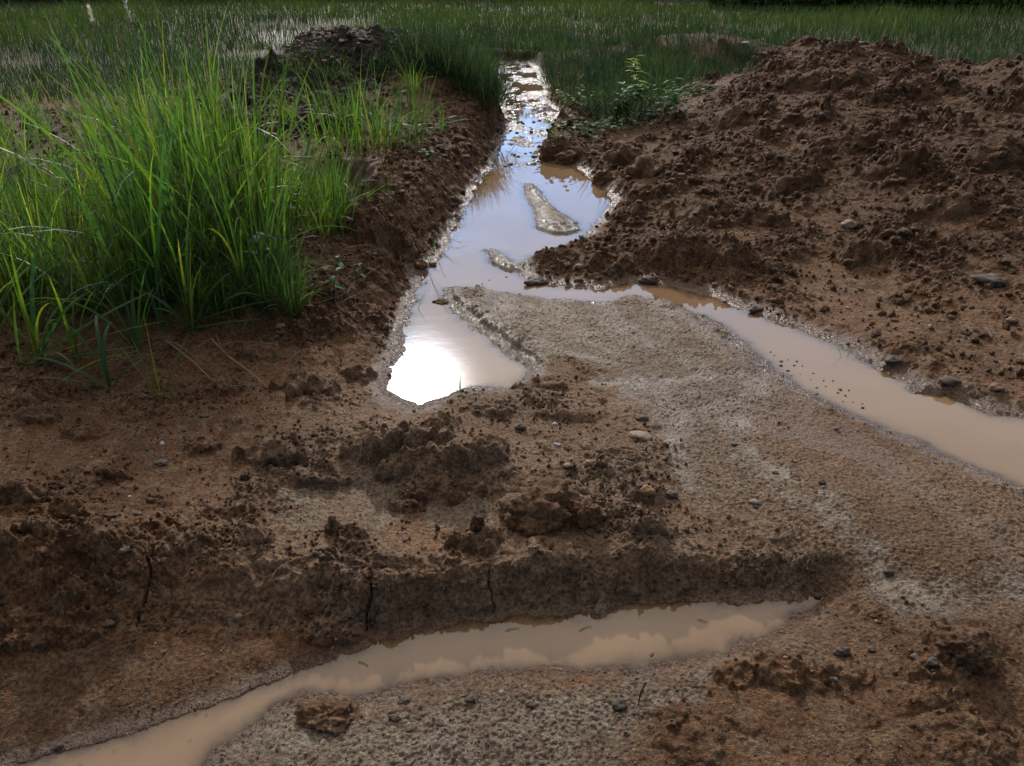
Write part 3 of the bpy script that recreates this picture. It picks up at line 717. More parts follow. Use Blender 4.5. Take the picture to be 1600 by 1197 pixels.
leafy_plant('grass_tuft', 172, 606, [(2.6, .46, .25, 2.2, .017, G2), (2.0, .42, .1, 2.4, .016, G2), (1.7, .34, .0, 2.2, .015, G2), (3.0, .32, .9, .8, .015, G2), (3.3, .28, 1.1, .6, .013, G2), (.6, .2, .6, 1.2, .01, G2)],
            'drooping tuft of broad blue green blades left of the seedling')
leafy_plant('grass_tuft', 30, 570, [(0.6, .55, .9, .25, .018, G3), (0.3, .6, 1.05, .2, .016, G3), (0.1, .62, 1.2, .25, .018, G3), (0.9, .3, .5, .3, .012, G2), (1.5, .3, .2, .3, .01, G1), (0.0, .5, 1.35, .1, .014, G2)],
            'flattened fan of long blades lying to the right near the left edge')
leafy_plant('grass_tuft', 60, 520, [(0.8, .62, .42, .15, .022, G1), (0.4, .55, .6, .1, .020, G1), (1.0, .5, .3, .2, .02, G1), (2.2, .35, .3, .3, .012, G3), (2.8, .3, .5, .3, .012, G3), (0.1, .5, .9, .1, .016, G3)],
            'broad bright green blades rising to the right from the left edge')
leafy_plant('grass_tuft', 255, 520, [(0.15, .55, 1.2, .35, .016, G3), (2.2, .35, .4, .4, .015, G2), (1.6, .4, .15, .3, .012, G3), (0.6, .38, .6, .3, .013, G2), (3.0, .4, .9, .6, .012, G2), (0.05, .42, 1.35, .2, .014, G3)],
            'tuft of spreading blades directly behind the seedling with one blade pointing right')
leafy_plant('grass_tuft', 330, 468, [(0.1, .55, 1.1, .35, .014, G3), (0.8, .4, .5, .3, .012, G3), (2.4, .35, .5, .3, .012, G2), (1.5, .45, .1, .3, .013, G3), (1.0, .42, .35, .2, .014, G1)],
            'grass tuft at the front foot of the tall stand with a blade reaching right')

for q, (px, py, n_, lab) in enumerate([(10,470,16,'dense dark tuft at the far left edge below the tall stand'),(95,470,13,'tuft left of the bare earth gap under the stand'),(150,500,10,'thin tuft in front of the bare earth gap under the stand'),
    (200,470,12,'tuft between the bare earth gap and the dense middle stand'),(280,478,14,'tuft at the front foot of the dense middle stand, left part'),(385,470,12,'tuft at the front foot of the dense middle stand, right part'),(120,560,7,'sparse tuft on open mud left of the drooping tuft'),(-20,540,14,'tuft cut by the left edge of the picture'),(60,560,10,'low tuft beside the flattened fan of blades'),(215,545,10,'tuft of arching blades just behind the drooping tuft'),(300,520,9,'low tuft on the bare mud right of the seedling')]):
    lv = [(random.uniform(0, 6.28), random.uniform(.28, .62), abs(random.gauss(0, .5)), random.uniform(.2, 1.6), random.uniform(.009, .017), random.choice([G1, G2, G3, G3, (1.8, 1.2, 1.2)])) for _ in range(n_)]
    leafy_plant('grass_tuft', px, py, lv, lab)
for q in range(34):
    put('grass_clump', random.choice(midt), ground_at(random.uniform(-20, 470), random.uniform(430, 500)), random.uniform(0, 6.28), random.uniform(.45, 1.0), 'small grass clump at the ragged front foot of the tall stand', 'grass', 'grass at the front foot of the stand')
for q in range(16):
    a = [(430,150),(460,110),(490,170),(520,120),(560,150),(600,110),(640,90),(660,120),(620,150),(480,140),(540,185),(580,190),(450,190),(500,90),(680,95),(645,140)][q]
    put('grass_clump', random.choice(fine + midt), ground_at(*a), random.uniform(0, 6.28), random.uniform(.5, .9), 'grass clump rooted on the dark soil heap', 'grass', 'grass on the dark soil heap')
for q in range(16):
    put('grass_clump', random.choice(fine), ground_at(random.uniform(990, 1175), random.uniform(62, 112)), random.uniform(0, 6.28), random.uniform(.6, 1.0), 'grass clump on the low earth hump left of the red mound', 'grass', 'grass on the low earth hump')
# dead straw lying about
def litter(reg_, n, seed):
    rg = np.random.default_rng(seed); lo_, hi_ = reg_.min(0), reg_.max(0); p = rg.uniform(lo_, hi_, (n * 2, 2)); p = p[sdf(p[:, 0], p[:, 1], reg_) < 0][:n]
    m_ = lowfreq(p[:, 0], p[:, 1]); k = (m_['w1'] > .05); p = p[k]; z = height(p[:, 0], p[:, 1]); n = len(p)
    c = np.stack([rg.uniform(.35, 1, n)] * 3 + [np.ones(n)], 1)
    return blades(n, np.column_stack([p, z + .006]), rg.uniform(0, 6.28, n), rg.uniform(.04, .22, n), rg.uniform(1.2, 1.55, n), rg.uniform(-.1, .35, n), rg.uniform(.0015, .004, n), S=4, colr=c)
V_, F_, c_ = litter(poly([(-100,560),(150,570),(400,520),(560,470),(600,330),(540,260),(300,300),(-100,300)], .15), 2600, 9)
tag(np_mesh('grass', V_, F_, dry_m, c_), 'dead straw lying around the foot of the tall grass', 'grass', kind='stuff')
# fine grass beside the upper stream: clumps
AP = lambda *p: np.array(p, float)
FINE = [
 (AP((620,110),(640,62),(700,52),(765,62),(780,100),(785,140),(770,172),(740,165),(715,130),(660,120)), 44, 11, 1.0, 'dull green fine grass clump hanging over the left side of the upper stream', 'fine grass left of the upper stream'),
 (AP((850,95),(880,62),(1010,60),(1070,100),(1060,165),(1010,190),(950,190),(890,168),(860,130)), 75, 12, .95, 'dull green fine grass clump on the right side of the upper stream', 'fine grass right of the upper stream'),
 (AP((760,70),(780,90),(860,92),(900,60),(840,45),(740,50)), 22, 12, 1.0, 'fine grass clump around the far end of the stream', 'fine grass at the far end of the stream'),
]
for i, (reg_, n, md_, s0, lab, grp) in enumerate(FINE):
    for px, py in scatter(reg_, n, md_, 80 + i):
        g = ground_at(px, py)
        put('grass_clump', random.choice(fine), g, random.uniform(0, 6.28), s0 * random.uniform(.8, 1.35), lab, 'grass', grp)

# grass of the field, nobody can count it
def field_grass(n, r0, r1, hh, w0, zfun, name, label, keep, seed, seg=3, mat=fine_m):
    rg = np.random.default_rng(seed)
    u = rg.random(n); r = r0 * (r1 / r0) ** u; a = rg.uniform(-.78, .78, n)
    x = r * np.sin(a); y = r * np.cos(a)
    k = keep(x, y, r); x, y, r = x[k], y[k], r[k]; n = len(x)
    z = zfun(x, y)
    c = tint(n, .6, 1.3, .03, .15)
    b_ = np.stack([x, y, z - .02], 1)
    return b_, r, n, c
def far_height(x, y):
    return surface(x, y, lowfreq(x, y))[0]
def keep_field(x, y, r):
    d = fbm(x, y, 3.5, 3, 300)
    w3 = sdf(x, y, W3)
    return (d > -0.55) & ((w3 > 0.2 + d) | (np.random.default_rng(3).random(x.shape) < .45)) & (sdf(x, y, W1) > .1)
b_, r, n, c = field_grass(90000, 11.0, 62, .25, .01, far_height, 'grass', '', keep_field, 5)
tallness = fbm(b_[:, 0], b_[:, 1], 6.0, 2, 310)
band = sstep((r - 17) / 6)
hgt = (0.14 + 0.10 * rng.random(n) + .10 * tallness.clip(-.5, 1)) * (1 + 1.0 * band)
c[:, :3] *= (1 + .6 * band[:, None] * np.array([1.3, 1.0, .3])[None] * sstep((tallness[:, None] + .4) / .8))  # sunlit look of the taller far grass put into its yellow-green tint
V_, F_, c_ = blades(n, b_, rng.uniform(0, 6.28, n), hgt, np.abs(rng.normal(0, .3, n)), np.abs(rng.normal(0, .5, n)), 0.0010 * r * rng.uniform(.5, 1.2, n) + .004, S=3, colr=c)
tag(np_mesh('grass', V_, F_, fine_m, c_), 'short green grass covering the far field', 'grass', kind='stuff')
# sparse short grass and weeds on the left behind the stand
def keep_left(x, y, r): return (x < -0.6 - .18 * (y - 4)) & (sdf(x, y, HEAP) > .1) & (fbm(x, y, 1.2, 3, 320) > -.12) & (y > 4.2) & (sdf(x, y, W4) > .1)
b_, r, n, c = field_grass(26000, 4.5, 12, .2, .01, far_height, 'grass', '', keep_left, 6)
V_, F_, c_ = blades(n, b_, rng.uniform(0, 6.28, n), rng.uniform(.05, .2, n), np.abs(rng.normal(0, .45, n)), np.abs(rng.normal(0, .6, n)), rng.uniform(.003, .007, n), S=3, colr=c)
tag(np_mesh('grass', V_, F_, fine_m, c_), 'low dark ground grass around the foot of the tall stand', 'grass', kind='stuff')

# ------------------------------------------------------------------ broad-leaved weeds
def leaf_mesh(L_, W_, bend):
    nS = 6; vs_ = []; fs = []
    for i in range(nS + 1):
        t_ = i / nS; w = W_ * math.sin(math.pi * min(1, t_ * .92 + .04)) ** .8 * .5
        zc = -bend * t_ * t_ * L_
        for s_ in (-1, 0, 1): vs_.append((t_ * L_, s_ * w, zc + (0.25 * w if s_ else 0)))
    for i in range(nS):
        a = i * 3; fs += [(a, a + 1, a + 4, a + 3), (a + 1, a + 2, a + 5, a + 4)]
    return np.array(vs_), np.array(fs)
def stem_mesh(pts, r0, r1, k=5):
    V = []; Fq = []
    for i, p in enumerate(pts):
        t_ = i / (len(pts) - 1); r_ = r0 + (r1 - r0) * t_
        d = Vector(pts[min(i + 1, len(pts) - 1)]) - Vector(pts[max(i - 1, 0)])
        d.normalize(); a = d.orthogonal().normalized(); b2 = d.cross(a)
        for j in range(k):
            q = 2 * math.pi * j / k; V.append(tuple(Vector(p) + (a * math.cos(q) + b2 * math.sin(q)) * r_))
    for i in range(len(pts) - 1):
        for j in range(k): Fq.append((i * k + j, i * k + (j + 1) % k, (i + 1) * k + (j + 1) % k, (i + 1) * k + j))
    return np.array(V), np.array(Fq)
def weed(px, py, h, nl, L_, W_, label, name='weed', tintc=(1, 1, 1), lean=.2, n_stems=1, cat='weed'):
    g = ground_at(px, py); root = tag(empty(name, g), label, cat)
    for s_ in range(n_stems):
        la = random.uniform(0, 6.28); le = lean * (1 if n_stems == 1 else random.uniform(.3, 1.5))
        pts = [(math.cos(la) * le * h * t_ ** 1.5, math.sin(la) * le * h * t_ ** 1.5, h * t_ * (1 - .3 * min(le, 1.5) * t_) - .01) for t_ in np.linspace(0, 1, 6)]
        V_, F_ = stem_mesh(pts, .003, .0015)
        np_mesh('stem', V_, F_, weed_m, np.tile([1.2, .8, .8, 1], (len(V_), 1)), parent=root)
        for i in range(nl):
            t_ = 0.2 + 0.8 * (i + 1) / nl; k = t_ * 5; i0 = min(int(k), 4); f_ = k - i0
            p = Vector(pts[i0]).lerp(Vector(pts[i0 + 1]), f_)
            V_, F_ = leaf_mesh(L_ * random.uniform(.7, 1.1), W_ * random.uniform(.8, 1.1), random.uniform(.1, .5))
            v = random.uniform(.7, 1.25)
            o = np_mesh('leaf', V_, F_, weed_m, np.tile([tintc[0] * v, tintc[1] * v, tintc[2] * v, 1], (len(V_), 1)), parent=root)
            o.location = p; o.rotation_euler = (random.uniform(-.3, .3), random.uniform(-.6, .2), i * 2.4 + random.uniform(-.4, .4))
    return root
weed(415, 458, .34, 9, .085, .034, 'broad leaved dark weed at the right foot of the tall stand', tintc=(.7, .8, 1.2))
weed(440, 440, .22, 7, .07, .03, 'short bushy weed just right of the dark broad leaved weed', tintc=(.8, .9, 1))
weed(470, 360, .32, 9, .09, .022, 'slender leafy weed among the thin yellow green grass', tintc=(1.3, 1.2, .7))
weed(522, 462, .20, 7, .075, .030, 'small weed with drooping oval leaves on the bare left bank', tintc=(.9, 1, 1))
weed(560, 435, .10, 5, .05, .02, 'tiny low weed right of the drooping weed on the bank', tintc=(1, 1.05, .9))
weed(665, 252, .10, 12, .05, .03, 'low mossy weed patch on top of the left bank', n_stems=3, lean=1.2)
weed(1000, 172, .55, 14, .12, .028, 'yellow green leafy weed rising from the grass right of the stream', tintc=(2.6, 2.0, .7), n_stems=3, lean=.3)
weed(960, 190, .40, 16, .10, .045, 'bushy dark green weed at the foot of the grass right of the stream', tintc=(.8, .9, .9), n_stems=5, lean=.6)
weed(1040, 178, .35, 14, .10, .045, 'bushy dark green weed between the yellow green plant and the red mound', tintc=(.75, .85, 1), n_stems=5, lean=.7)
weed(905, 175, .28, 12, .08, .035, 'low bushy weed where the grass meets the right shore', tintc=(.8, .95, .8), n_stems=4, lean=.8)
def creeper(px, py, n, spread, label, lf=.055):
    g = ground_at(px, py); root = tag(empty('creeping_weed', g), label, 'weed')
    for i in range(n):
        a = random.uniform(0, 6.28); r_ = spread * math.sqrt(random.random())
        x, y = r_ * math.cos(a) * 1.5, r_ * math.sin(a) * .8
        z = hz(g[0] + x, g[1] + y) - g[2] + random.uniform(.03, .10)
        V_, F_ = leaf_mesh(lf * random.uniform(.7, 1.2), lf * .85, random.uniform(0, .4)); v = random.uniform(.7, 1.5)
        o = np_mesh('leaf', V_, F_, weed_m, np.tile([.8 * v, 1.0 * v, 1.2 * v, 1], (len(V_), 1)), parent=root)
        o.location = (x, y, z); o.rotation_euler = (random.uniform(-.4, .4), random.uniform(-.4, .3), random.uniform(0, 6.28))
    V_, F_ = stem_mesh([(spread * (t_ * 2 - 1), .05 * math.sin(t_ * 9), max(.02, hz(g[0] + spread * (t_ * 2 - 1), g[1]) - g[2] + .03)) for t_ in np.linspace(0, 1, 12)], .005, .003)
    np_mesh('stem', V_, F_, weed_m, np.tile([.9, .8, .7, 1], (len(V_), 1)), parent=root)
creeper(920, 208, 70, .30, 'creeping round leaved weed spilling toward the stream from the right bank')
creeper(1010, 192, 70, .32, 'creeping pale leaved weed under the green grass at the foot of the red mound')
creeper(858, 228, 22, .14, 'little leafy sprig on the wet clods in midstream at the right shore', .045)
creeper(1070, 160, 30, .30, 'scattered round leaves on the red slope right of the grass', .05)

# white seed plume standing in the left background
def plume(px, py, dist, h, label, head=.35):
    p = on_d(px, py, dist); g = (p[0], p[1], hz(p[0], p[1])); root = tag(empty('seed_plume', g), label, 'grass')
    pts = [(0.02 * math.sin(t_ * 3), 0, h * t_) for t_ in np.linspace(0, 1, 8)]
    V_, F_ = stem_mesh(pts, .004, .002); np_mesh('stem', V_, F_, plume_m, np.tile([.6, .65, .5, 1], (len(V_), 1)), parent=root)
    n = 160; tz = rng.uniform(1 - head, 1, n)
    base = np.stack([0.02 * np.sin(tz * 3), np.zeros(n), h * tz], 1)
    V_, F_, c_ = blades(n, base, rng.uniform(0, 6.28, n), rng.uniform(.02, .05, n), rng.uniform(.3, .9, n), np.zeros(n), np.full(n, .004), S=2)
    np_mesh('seed_head', V_, F_, plume_m, c_, parent=root)
plume(210, 80, 6.2, 1.35, 'tall white feathery seed plume above the left grass', .3)
plume(152, 72, 6.6, .30 + .75, 'short bent white seed head left of the tall plume', .1)

# ------------------------------------------------------------------ stones
def lump_mesh(key, sub, amp, seed, scale=(1, 1, .7), freq=1.3, octs=4, flat=False, crumb=0.0):
    bm = bmesh.new(); bmesh.ops.create_icosphere(bm, subdivisions=sub, radius=1.0)
    off = Vector((seed * 7.1, seed * 3.3, seed * 1.7))
    for v in bm.verts:
        p = v.co.copy(); q = p * freq + off
        d = mnoise.fractal(q, 0.7, 2.1, octs, noise_basis='PERLIN_ORIGINAL')
        if flat:
            c_ = mnoise.voronoi(q * .8)[0]; d += (c_[1] - c_[0]) * .35
        if crumb:
            c_ = mnoise.voronoi(q * 2.6)[0][0]; c2_ = mnoise.voronoi(q * 6.0)[0][0] + .5 * mnoise.voronoi(q * 13.0)[0][0]
            d += crumb * (0.5 - c_) + crumb * .45 * (0.5 - c2_)
        v.co = p * (1 + amp * d)
        v.co.x *= scale[0]; v.co.y *= scale[1]; v.co.z *= scale[2]
    me = bpy.data.meshes.new(key); bm.to_mesh(me); bm.free()
    me.polygons.foreach_set('use_smooth', np.ones(len(me.polygons), bool))
    return me
round_s = [lump_mesh(f'pebble_shape{i}', 3, .34, i + 1, (1, .75, .5), 1.3, 4, False, .12) for i in range(5)]
ang_s = [lump_mesh(f'stone_shape{i}', 3, .62, i + 11, (1, .72, .55), 1.1, 3, True) for i in range(5)]
_cache = {}
def stone_me(me, mat):
    k = (me.name, mat)
    if k not in _cache:
        m2 = me.copy(); m2.materials.append(SM[mat]); _cache[k] = m2
    return _cache[k]
def stone(px, py, wpx, mat, label, ang=False, tall_=1.0, sink=.42, group=None, rz=None):
    g = ground_at(px, py + wpx * .2); dist = math.sqrt(g[0] ** 2 + g[1] ** 2 + (CAM_H - g[2]) ** 2)
    s = wpx / F * dist * .45
    me = stone_me(random.choice(ang_s if ang or random.random() < .4 else round_s), mat)
    z = g[2] + s * .5 * tall_ * (1 - 2 * sink)
    return put('stone', me, (g[0], g[1], z), random.uniform(-.5, .5) if rz is None else rz, (s, s, s * tall_), label, 'stone', group)
STONES = [
 (838,438,36,'dark','dark wet stone at the water edge below the rubble bank',1,.9), (1012,436,24,'dark','dark grey stone where the right channel leaves the pool',1,1),
 (1180,482,20,'dark','dark stone on the far bank beside the rippled water',1,1), (1397,560,25,'dark','flat black stone above the small sandy spit',0,.8),
 (1482,592,32,'dark','large flat dark blue stone on the far bank of the right channel',0,.8), (1556,603,24,'brown','brown stone right of the large flat dark blue stone',1,.8),
 (1546,433,40,'slate','slate grey wedge shaped stone on the slope near the right edge',1,.7), (1325,350,24,'pale','pale round stone capping a lump of brown mud',0,1.2),
 (770,224,15,'pale','pale oval stone on the left bank by the blue water',0,1.2), (1003,650,23,'slate','smooth flat grey pebble at the edge of the beige sand',0,.8),
 (1001,676,36,'tan','long flat tan stone just below the smooth flat grey pebble',0,.6), (922,723,17,'tan','round yellowish pebble above the big red clod',0,1.3),
 (887,725,15,'tan','flat tan pebble left of the round yellowish pebble',0,.8), (953,727,11,'pale','cream pebble right of the round yellowish pebble',0,1),
 (1010,766,23,'ochre','ochre yellow angular stone right of the big red clod',1,1.4), (1048,772,19,'dark','blue black stone right of the ochre stone',1,1.1),
 (998,758,13,'slate','small slate pebble touching the ochre stone',0,1), (813,668,15,'slate','dark upright stone on the mud below the pool',1,1.6),
 (871,694,11,'white','small bluish white pebble on brown mud',1,1), (1388,893,15,'dark','black pebble where the sandy rill ends',1,1.1),
 (1278,929,13,'dark','black pebble at the right tip of the front puddle',0,1), (1284,752,13,'dark','black pebble lying alone on the smooth sand delta',1,1),
 (1315,1018,20,'slate','pointed grey stone right of the front puddle',1,1.5), (968,1097,26,'dark','black oval pebble below the front puddle beside the stick',0,.9),
 (632,1092,20,'dark','elongated black stone on the glittering wet sand',0,.8), (617,1120,16,'dark','round black pebble below the elongated black stone',1,1),
 (735,1091,15,'dark','black pebble on the grey sand under the middle of the puddle',1,1), (829,1099,14,'brown','reddish brown block pebble on the grey sand',1,1.2),
 (1457,1032,19,'dark','blue black stone under the clod at lower right',1,1), (1432,1025,14,'slate','pale grey stone left of the blue black stone at lower right',1,.8),
 (92,1165,14,'dark','black stone at the edge of the water in the lower left corner',0,1.1), (372,960,14,'tan','tan oval stone stuck in the front cut bank',0,1.3),
 (195,858,15,'slate','blue grey pebble on top of the cut bank at left',0,.8), (252,720,20,'slate','flat grey green pebble on the smooth mud at left',0,.7),
 (216,802,13,'dark','dark blue pebble among crumbs above the left cut bank',1,.9), (438,508,13,'pale','cream coloured pebble below the grass on the left bank',1,1),
 (320,648,13,'slate','grey pebble on a little pillar of mud left of centre',0,.8), (1250,592,12,'brown','brown pebble in the shallow near edge of the right channel',0,1),
 (1296,614,10,'dark','round dark pebble standing in the right channel water',0,1.3), (1341,623,10,'slate','small grey pebble in the middle of the right channel',1,1.1),
 (1377,609,11,'brown','flat brown pebble breaking the water by the sandy spit',0,.9), (1416,613,9,'slate','tiny pebble in the water under the far muddy point',0,1),
 (828,812,13,'ochre','small ochre pebble against the foot of the big red clod',1,1.2), (1147,692,14,'slate','flat grey pebble in the sandy rill',0,.7),
 (1180,782,15,'pale','pale green grey flake on the sand',1,.7), (1540,700,22,'brown','brown stone lying in the channel near the right edge',1,.7),
 (1586,694,16,'brown','brown stone at the right edge of the channel water',1,.8), (170,973,15,'slate','grey stone set in the dark left cut bank',0,1.1),
 (725,905,16,'slate','flat grey flake on the rim above the front puddle',1,.6), (1580,500,18,'brown','small brown stone on the slope at the right edge',1,1),
 (1413,360,16,'slate','small dull stone on the middle of the red slope',0,1), (1345,66,20,'slate','flat grey stone on the crest of the red mound',0,.6),
 (1165,68,14,'white','white stone on the crest left of the red mound',1,1), (1362,1013,12,'slate','small grey pebble on the mud right of the front puddle',1,1),
 (955,385,16,'slate','grey stone among the rubble of the debris bank',0,1), (905,415,15,'tan','tan stone among the rubble beside the dark wet stone',1,1),
]
for s_ in STONES:
    px, py, w, mt, lab, ang, tl = s_
    stone(px, py, w, mt, lab, bool(ang), tl, .5 if 'cut bank' in lab and 'stuck' in lab else .25)
def many_pebbles(reg_, n, seed, smin, smax, mats, lab, grp, level=0.0):
    rg = random.Random(seed); pts = scatter(reg_, n, .03, seed); hs = height([p[0] for p in pts], [p[1] for p in pts])
    for (x, y), z in zip(pts, hs):
        s = rg.uniform(smin, smax) * (1.0 if rg.random() < .8 else 1.5); mt = rg.choice(mats)
        put('pebble', stone_me(rg.choice(ang_s if rg.random() < .6 else round_s), mt), (x, y, max(z, level) + s * .15), rg.uniform(0, 6.28), s, lab, 'pebble', grp)
many_pebbles(SAND, 40, 1, .003, .0075, ['dark', 'slate', 'brown', 'brown', 'tan'], 'tiny pebble strewn over the beige sand delta', 'pebbles on the sand delta')
many_pebbles(SAND2, 28, 2, .003, .006, ['dark', 'slate', 'brown', 'tan'], 'tiny pebble on the grey sand below the front puddle', 'pebbles on the front sand')
many_pebbles(poly([(0,620),(550,640),(900,640),(1050,700),(1200,850),(1000,900),(500,900),(0,860)], .04), 45, 3, .003, .008, ['dark', 'slate', 'pale', 'tan', 'brown', 'white'], 'tiny pebble among the crumbs of the middle mud flat', 'pebbles on the middle mud')
many_pebbles(poly([(800,420),(930,385),(1270,400),(1600,560),(1600,640),(1480,610),(1300,525),(1050,440)], .04), 28, 4, .005, .013, ['dark', 'slate', 'brown', 'brown', 'tan'], 'small stone on the muddy shore beyond the right channel', 'stones on the far shore of the channel')
many_pebbles(poly([(1000,250),(1500,120),(1650,300),(1600,500),(1250,390)], .3), 22, 5, .006, .015, ['brown', 'slate', 'tan', 'brown', 'pale'], 'small stone lying on the slope of the red mound', 'stones on the red mound')
many_pebbles(poly([(560,300),(720,280),(680,400),(640,480),(560,560),(380,560),(480,440)], .1), 22, 6, .004, .010, ['slate', 'brown', 'tan', 'pale'], 'small stone on the crumbly left bank', 'stones on the left bank')
many_pebbles(poly([(1280,950),(1600,860),(1640,1150),(1300,1190),(1100,1130),(1250,1060)], -.03), 22, 7, .003, .007, ['dark', 'slate', 'brown', 'tan'], 'tiny pebble on the brown mud at lower right', 'pebbles at lower right')
many_pebbles(poly([(0,1020),(560,985),(540,1020),(280,1110),(0,1180)], -.05), 12, 8, .002, .005, ['dark', 'slate', 'brown'], 'tiny pebble on the dark wet slope left of the front puddle', 'pebbles left of the front puddle')
many_pebbles(poly([(1195,545),(1260,570),(1320,600),(1360,640),(1300,628),(1230,592)], 0), 26, 12, .003, .0065, ['dark', 'slate', 'brown'], 'tiny pebble lying in the shallow near margin of the right channel', 'pebbles in the channel shallows', 0.0)
many_pebbles(poly([(770,240),(850,235),(880,250),(790,262)], 0), 14, 9, .008, .022, ['dark', 'brown', 'slate'], 'small wet stone of the riffle crossing the upper stream', 'stones of the riffle', 0.0)
many_pebbles(poly([(785,185),(870,190),(860,210),(795,212)], 0), 16, 10, .010, .028, ['dark', 'brown', 'slate'], 'small wet stone in the upper shallows of the stream', 'stones of the upper shallows', 0.0)

def grit(name, n, r0, r1, half, smin, smax, mat, seed, label, keep):
    rg = np.random.default_rng(seed); r = r0 * (r1 / r0) ** rg.random(n); a = rg.uniform(-half, half, n)
    x, y = r * np.sin(a), r * np.cos(a); m_ = lowfreq(x, y); su = surface(x, y, m_); k = keep(x, y, m_, su, rg); x, y, z = x[k], y[k], su[0][k]; n = len(x)
    bm = bmesh.new(); bmesh.ops.create_icosphere(bm, subdivisions=1, radius=1.0); v0 = np.array([v.co[:] for v in bm.verts]); f0 = np.array([[v.index for v in f.verts] for f in bm.faces]); bm.free()
    s_ = rg.uniform(smin, smax, (n, 1, 1)) * rg.uniform(.6, 1.2, (n, 1, 3)) * np.clip(r[k] / 3, 1, 2.2)[:, None, None]
    V_ = v0[None] * s_ * rg.uniform(.65, 1.1, (n, len(v0), 1)) + np.stack([x, y, z + s_[:, 0, 2] * .35], 1)[:, None]
    F_ = f0[None] + (np.arange(n) * len(v0))[:, None, None]
    return tag(np_mesh(name, V_.reshape(-1, 3), F_.reshape(-1, 3), mat, smooth=False), label, 'gravel', kind='stuff')
kp = lambda x, y, m_, su, rg: (m_['w1'] > .01) & (m_['w2'] > .005) & (rg.random(len(x)) < .35 + .6 * (fbm(x, y, .35, 2, 700) > .05))
grit('gravel', 5200, 1.05, 7, .68, .0012, .0038, SM['dark'], 1, 'fine dark grit strewn over mud and sand', kp)
grit('gravel', 6500, 1.05, 7, .68, .0015, .0050, SM['brown'], 2, 'brown crumbs strewn over mud and sand', kp)
grit('gravel', 1800, 1.05, 6, .68, .0012, .0032, SM['tan'], 3, 'fine pale grit strewn over mud and sand', kp)
kc = lambda x, y, m_, su, rg: (m_['w1'] > .02) & (m_['w2'] > .01) & (su[6] < .6) & (rg.random(len(x)) < np.clip(su[4] * 1.1 - .15, 0, 1) * (.25 + .9 * (fbm(x, y, .3, 2, 710) > 0)))
for nn_, a0, a1, s0_, s1_, sd_ in ((52000, 1.15, 11, .0022, .0095, 4), (9000, 3.2, 11, .007, .020, 8)):
  o = grit('gravel', nn_, a0, a1, .66, s0_, s1_, soil, sd_, 'loose crumbs of mud lying over the rough earth', kc)
  # 1.15, 11, .66, .0022, .0095, soil, 4, 'loose crumbs of mud lying over the rough earth', kc)
  ca_ = o.data.color_attributes.new('tint', 'FLOAT_COLOR', 'POINT'); ca_.data.foreach_set('color', np.tile(np.array([0, .22, .1, 0], np.float32), len(o.data.vertices)))
# ------------------------------------------------------------------ clods of mud
def clod(px, py, wpx, hpx, label, sub=5, seed=1, dark=0.0, sandv=0.0, yaw=0.0, sink=.42, crumb=.42, depth=.75):
    g = ground_at(px, py + hpx * .35); dist = math.sqrt(g[0] ** 2 + g[1] ** 2 + (CAM_H - g[2]) ** 2)
    s = wpx / F * dist * .5; hh = hpx / F * dist * .62
    me = lump_mesh('mud_clod', sub, .38, seed, (1, 1, 1), 1.2, 6, False, crumb)
    me.materials.append(soil)
    ca_ = me.color_attributes.new('tint', 'FLOAT_COLOR', 'POINT')
    ca_.data.foreach_set('color', np.tile(np.array([sandv, dark, .15, 0.0], np.float32), len(me.vertices)))
    # bake the size into the mesh so that the soil's grain keeps its real scale
    co = np.empty(len(me.vertices) * 3, np.float32); me.vertices.foreach_get('co', co); co = co.reshape(-1, 3) * np.array([s, s * depth, hh], np.float32)
    me.vertices.foreach_set('co', co.ravel()); me.update()
    return put('mud_clod', me, (g[0], g[1], g[2] + hh * (1 - 2 * sink) * .5), yaw, 1.0, label, 'clod')
CL = [
 (850,778,130,75,'big rounded red clod in the middle of the mud flat'), (915,795,62,48,'red lump joined to the right end of the big rounded clod'),
 (745,812,24,28,'small dark pillar of mud on top of the cone shaped lump'),
 (975,238,50,40,'rounded red boulder of earth at the foot of the mound'),
 (1005,262,50,36,'second rounded earth boulder right of and below the first'), (945,275,36,26,'small earth lump left of the two earth boulders'),
 (857,232,28,22,'wet brown clod at the narrow of the stream'), (885,243,32,20,'wet brown clod right of the narrow of the stream'),
 (1505,1008,60,34,'dark crumbly clod at lower right'), (515,1110,80,32,'lone brown clod on the glittering wet sand'),
 (655,410,28,14,'wet crumb of mud in the water at the left shore'), (675,412,12,6,'tiny crumb of mud afloat near the left shore'),
 (690,470,26,9,'flat crumb of mud in the water by the tip of the sandbar'),
]
for i, (px, py, w, h, lab) in enumerate(CL):
    clod(px, py, w, h, lab, 4 if w < 60 else 5, i + 3, dark=.35 if 'dark' in lab else 0.0, yaw=random.uniform(-.4, .4))

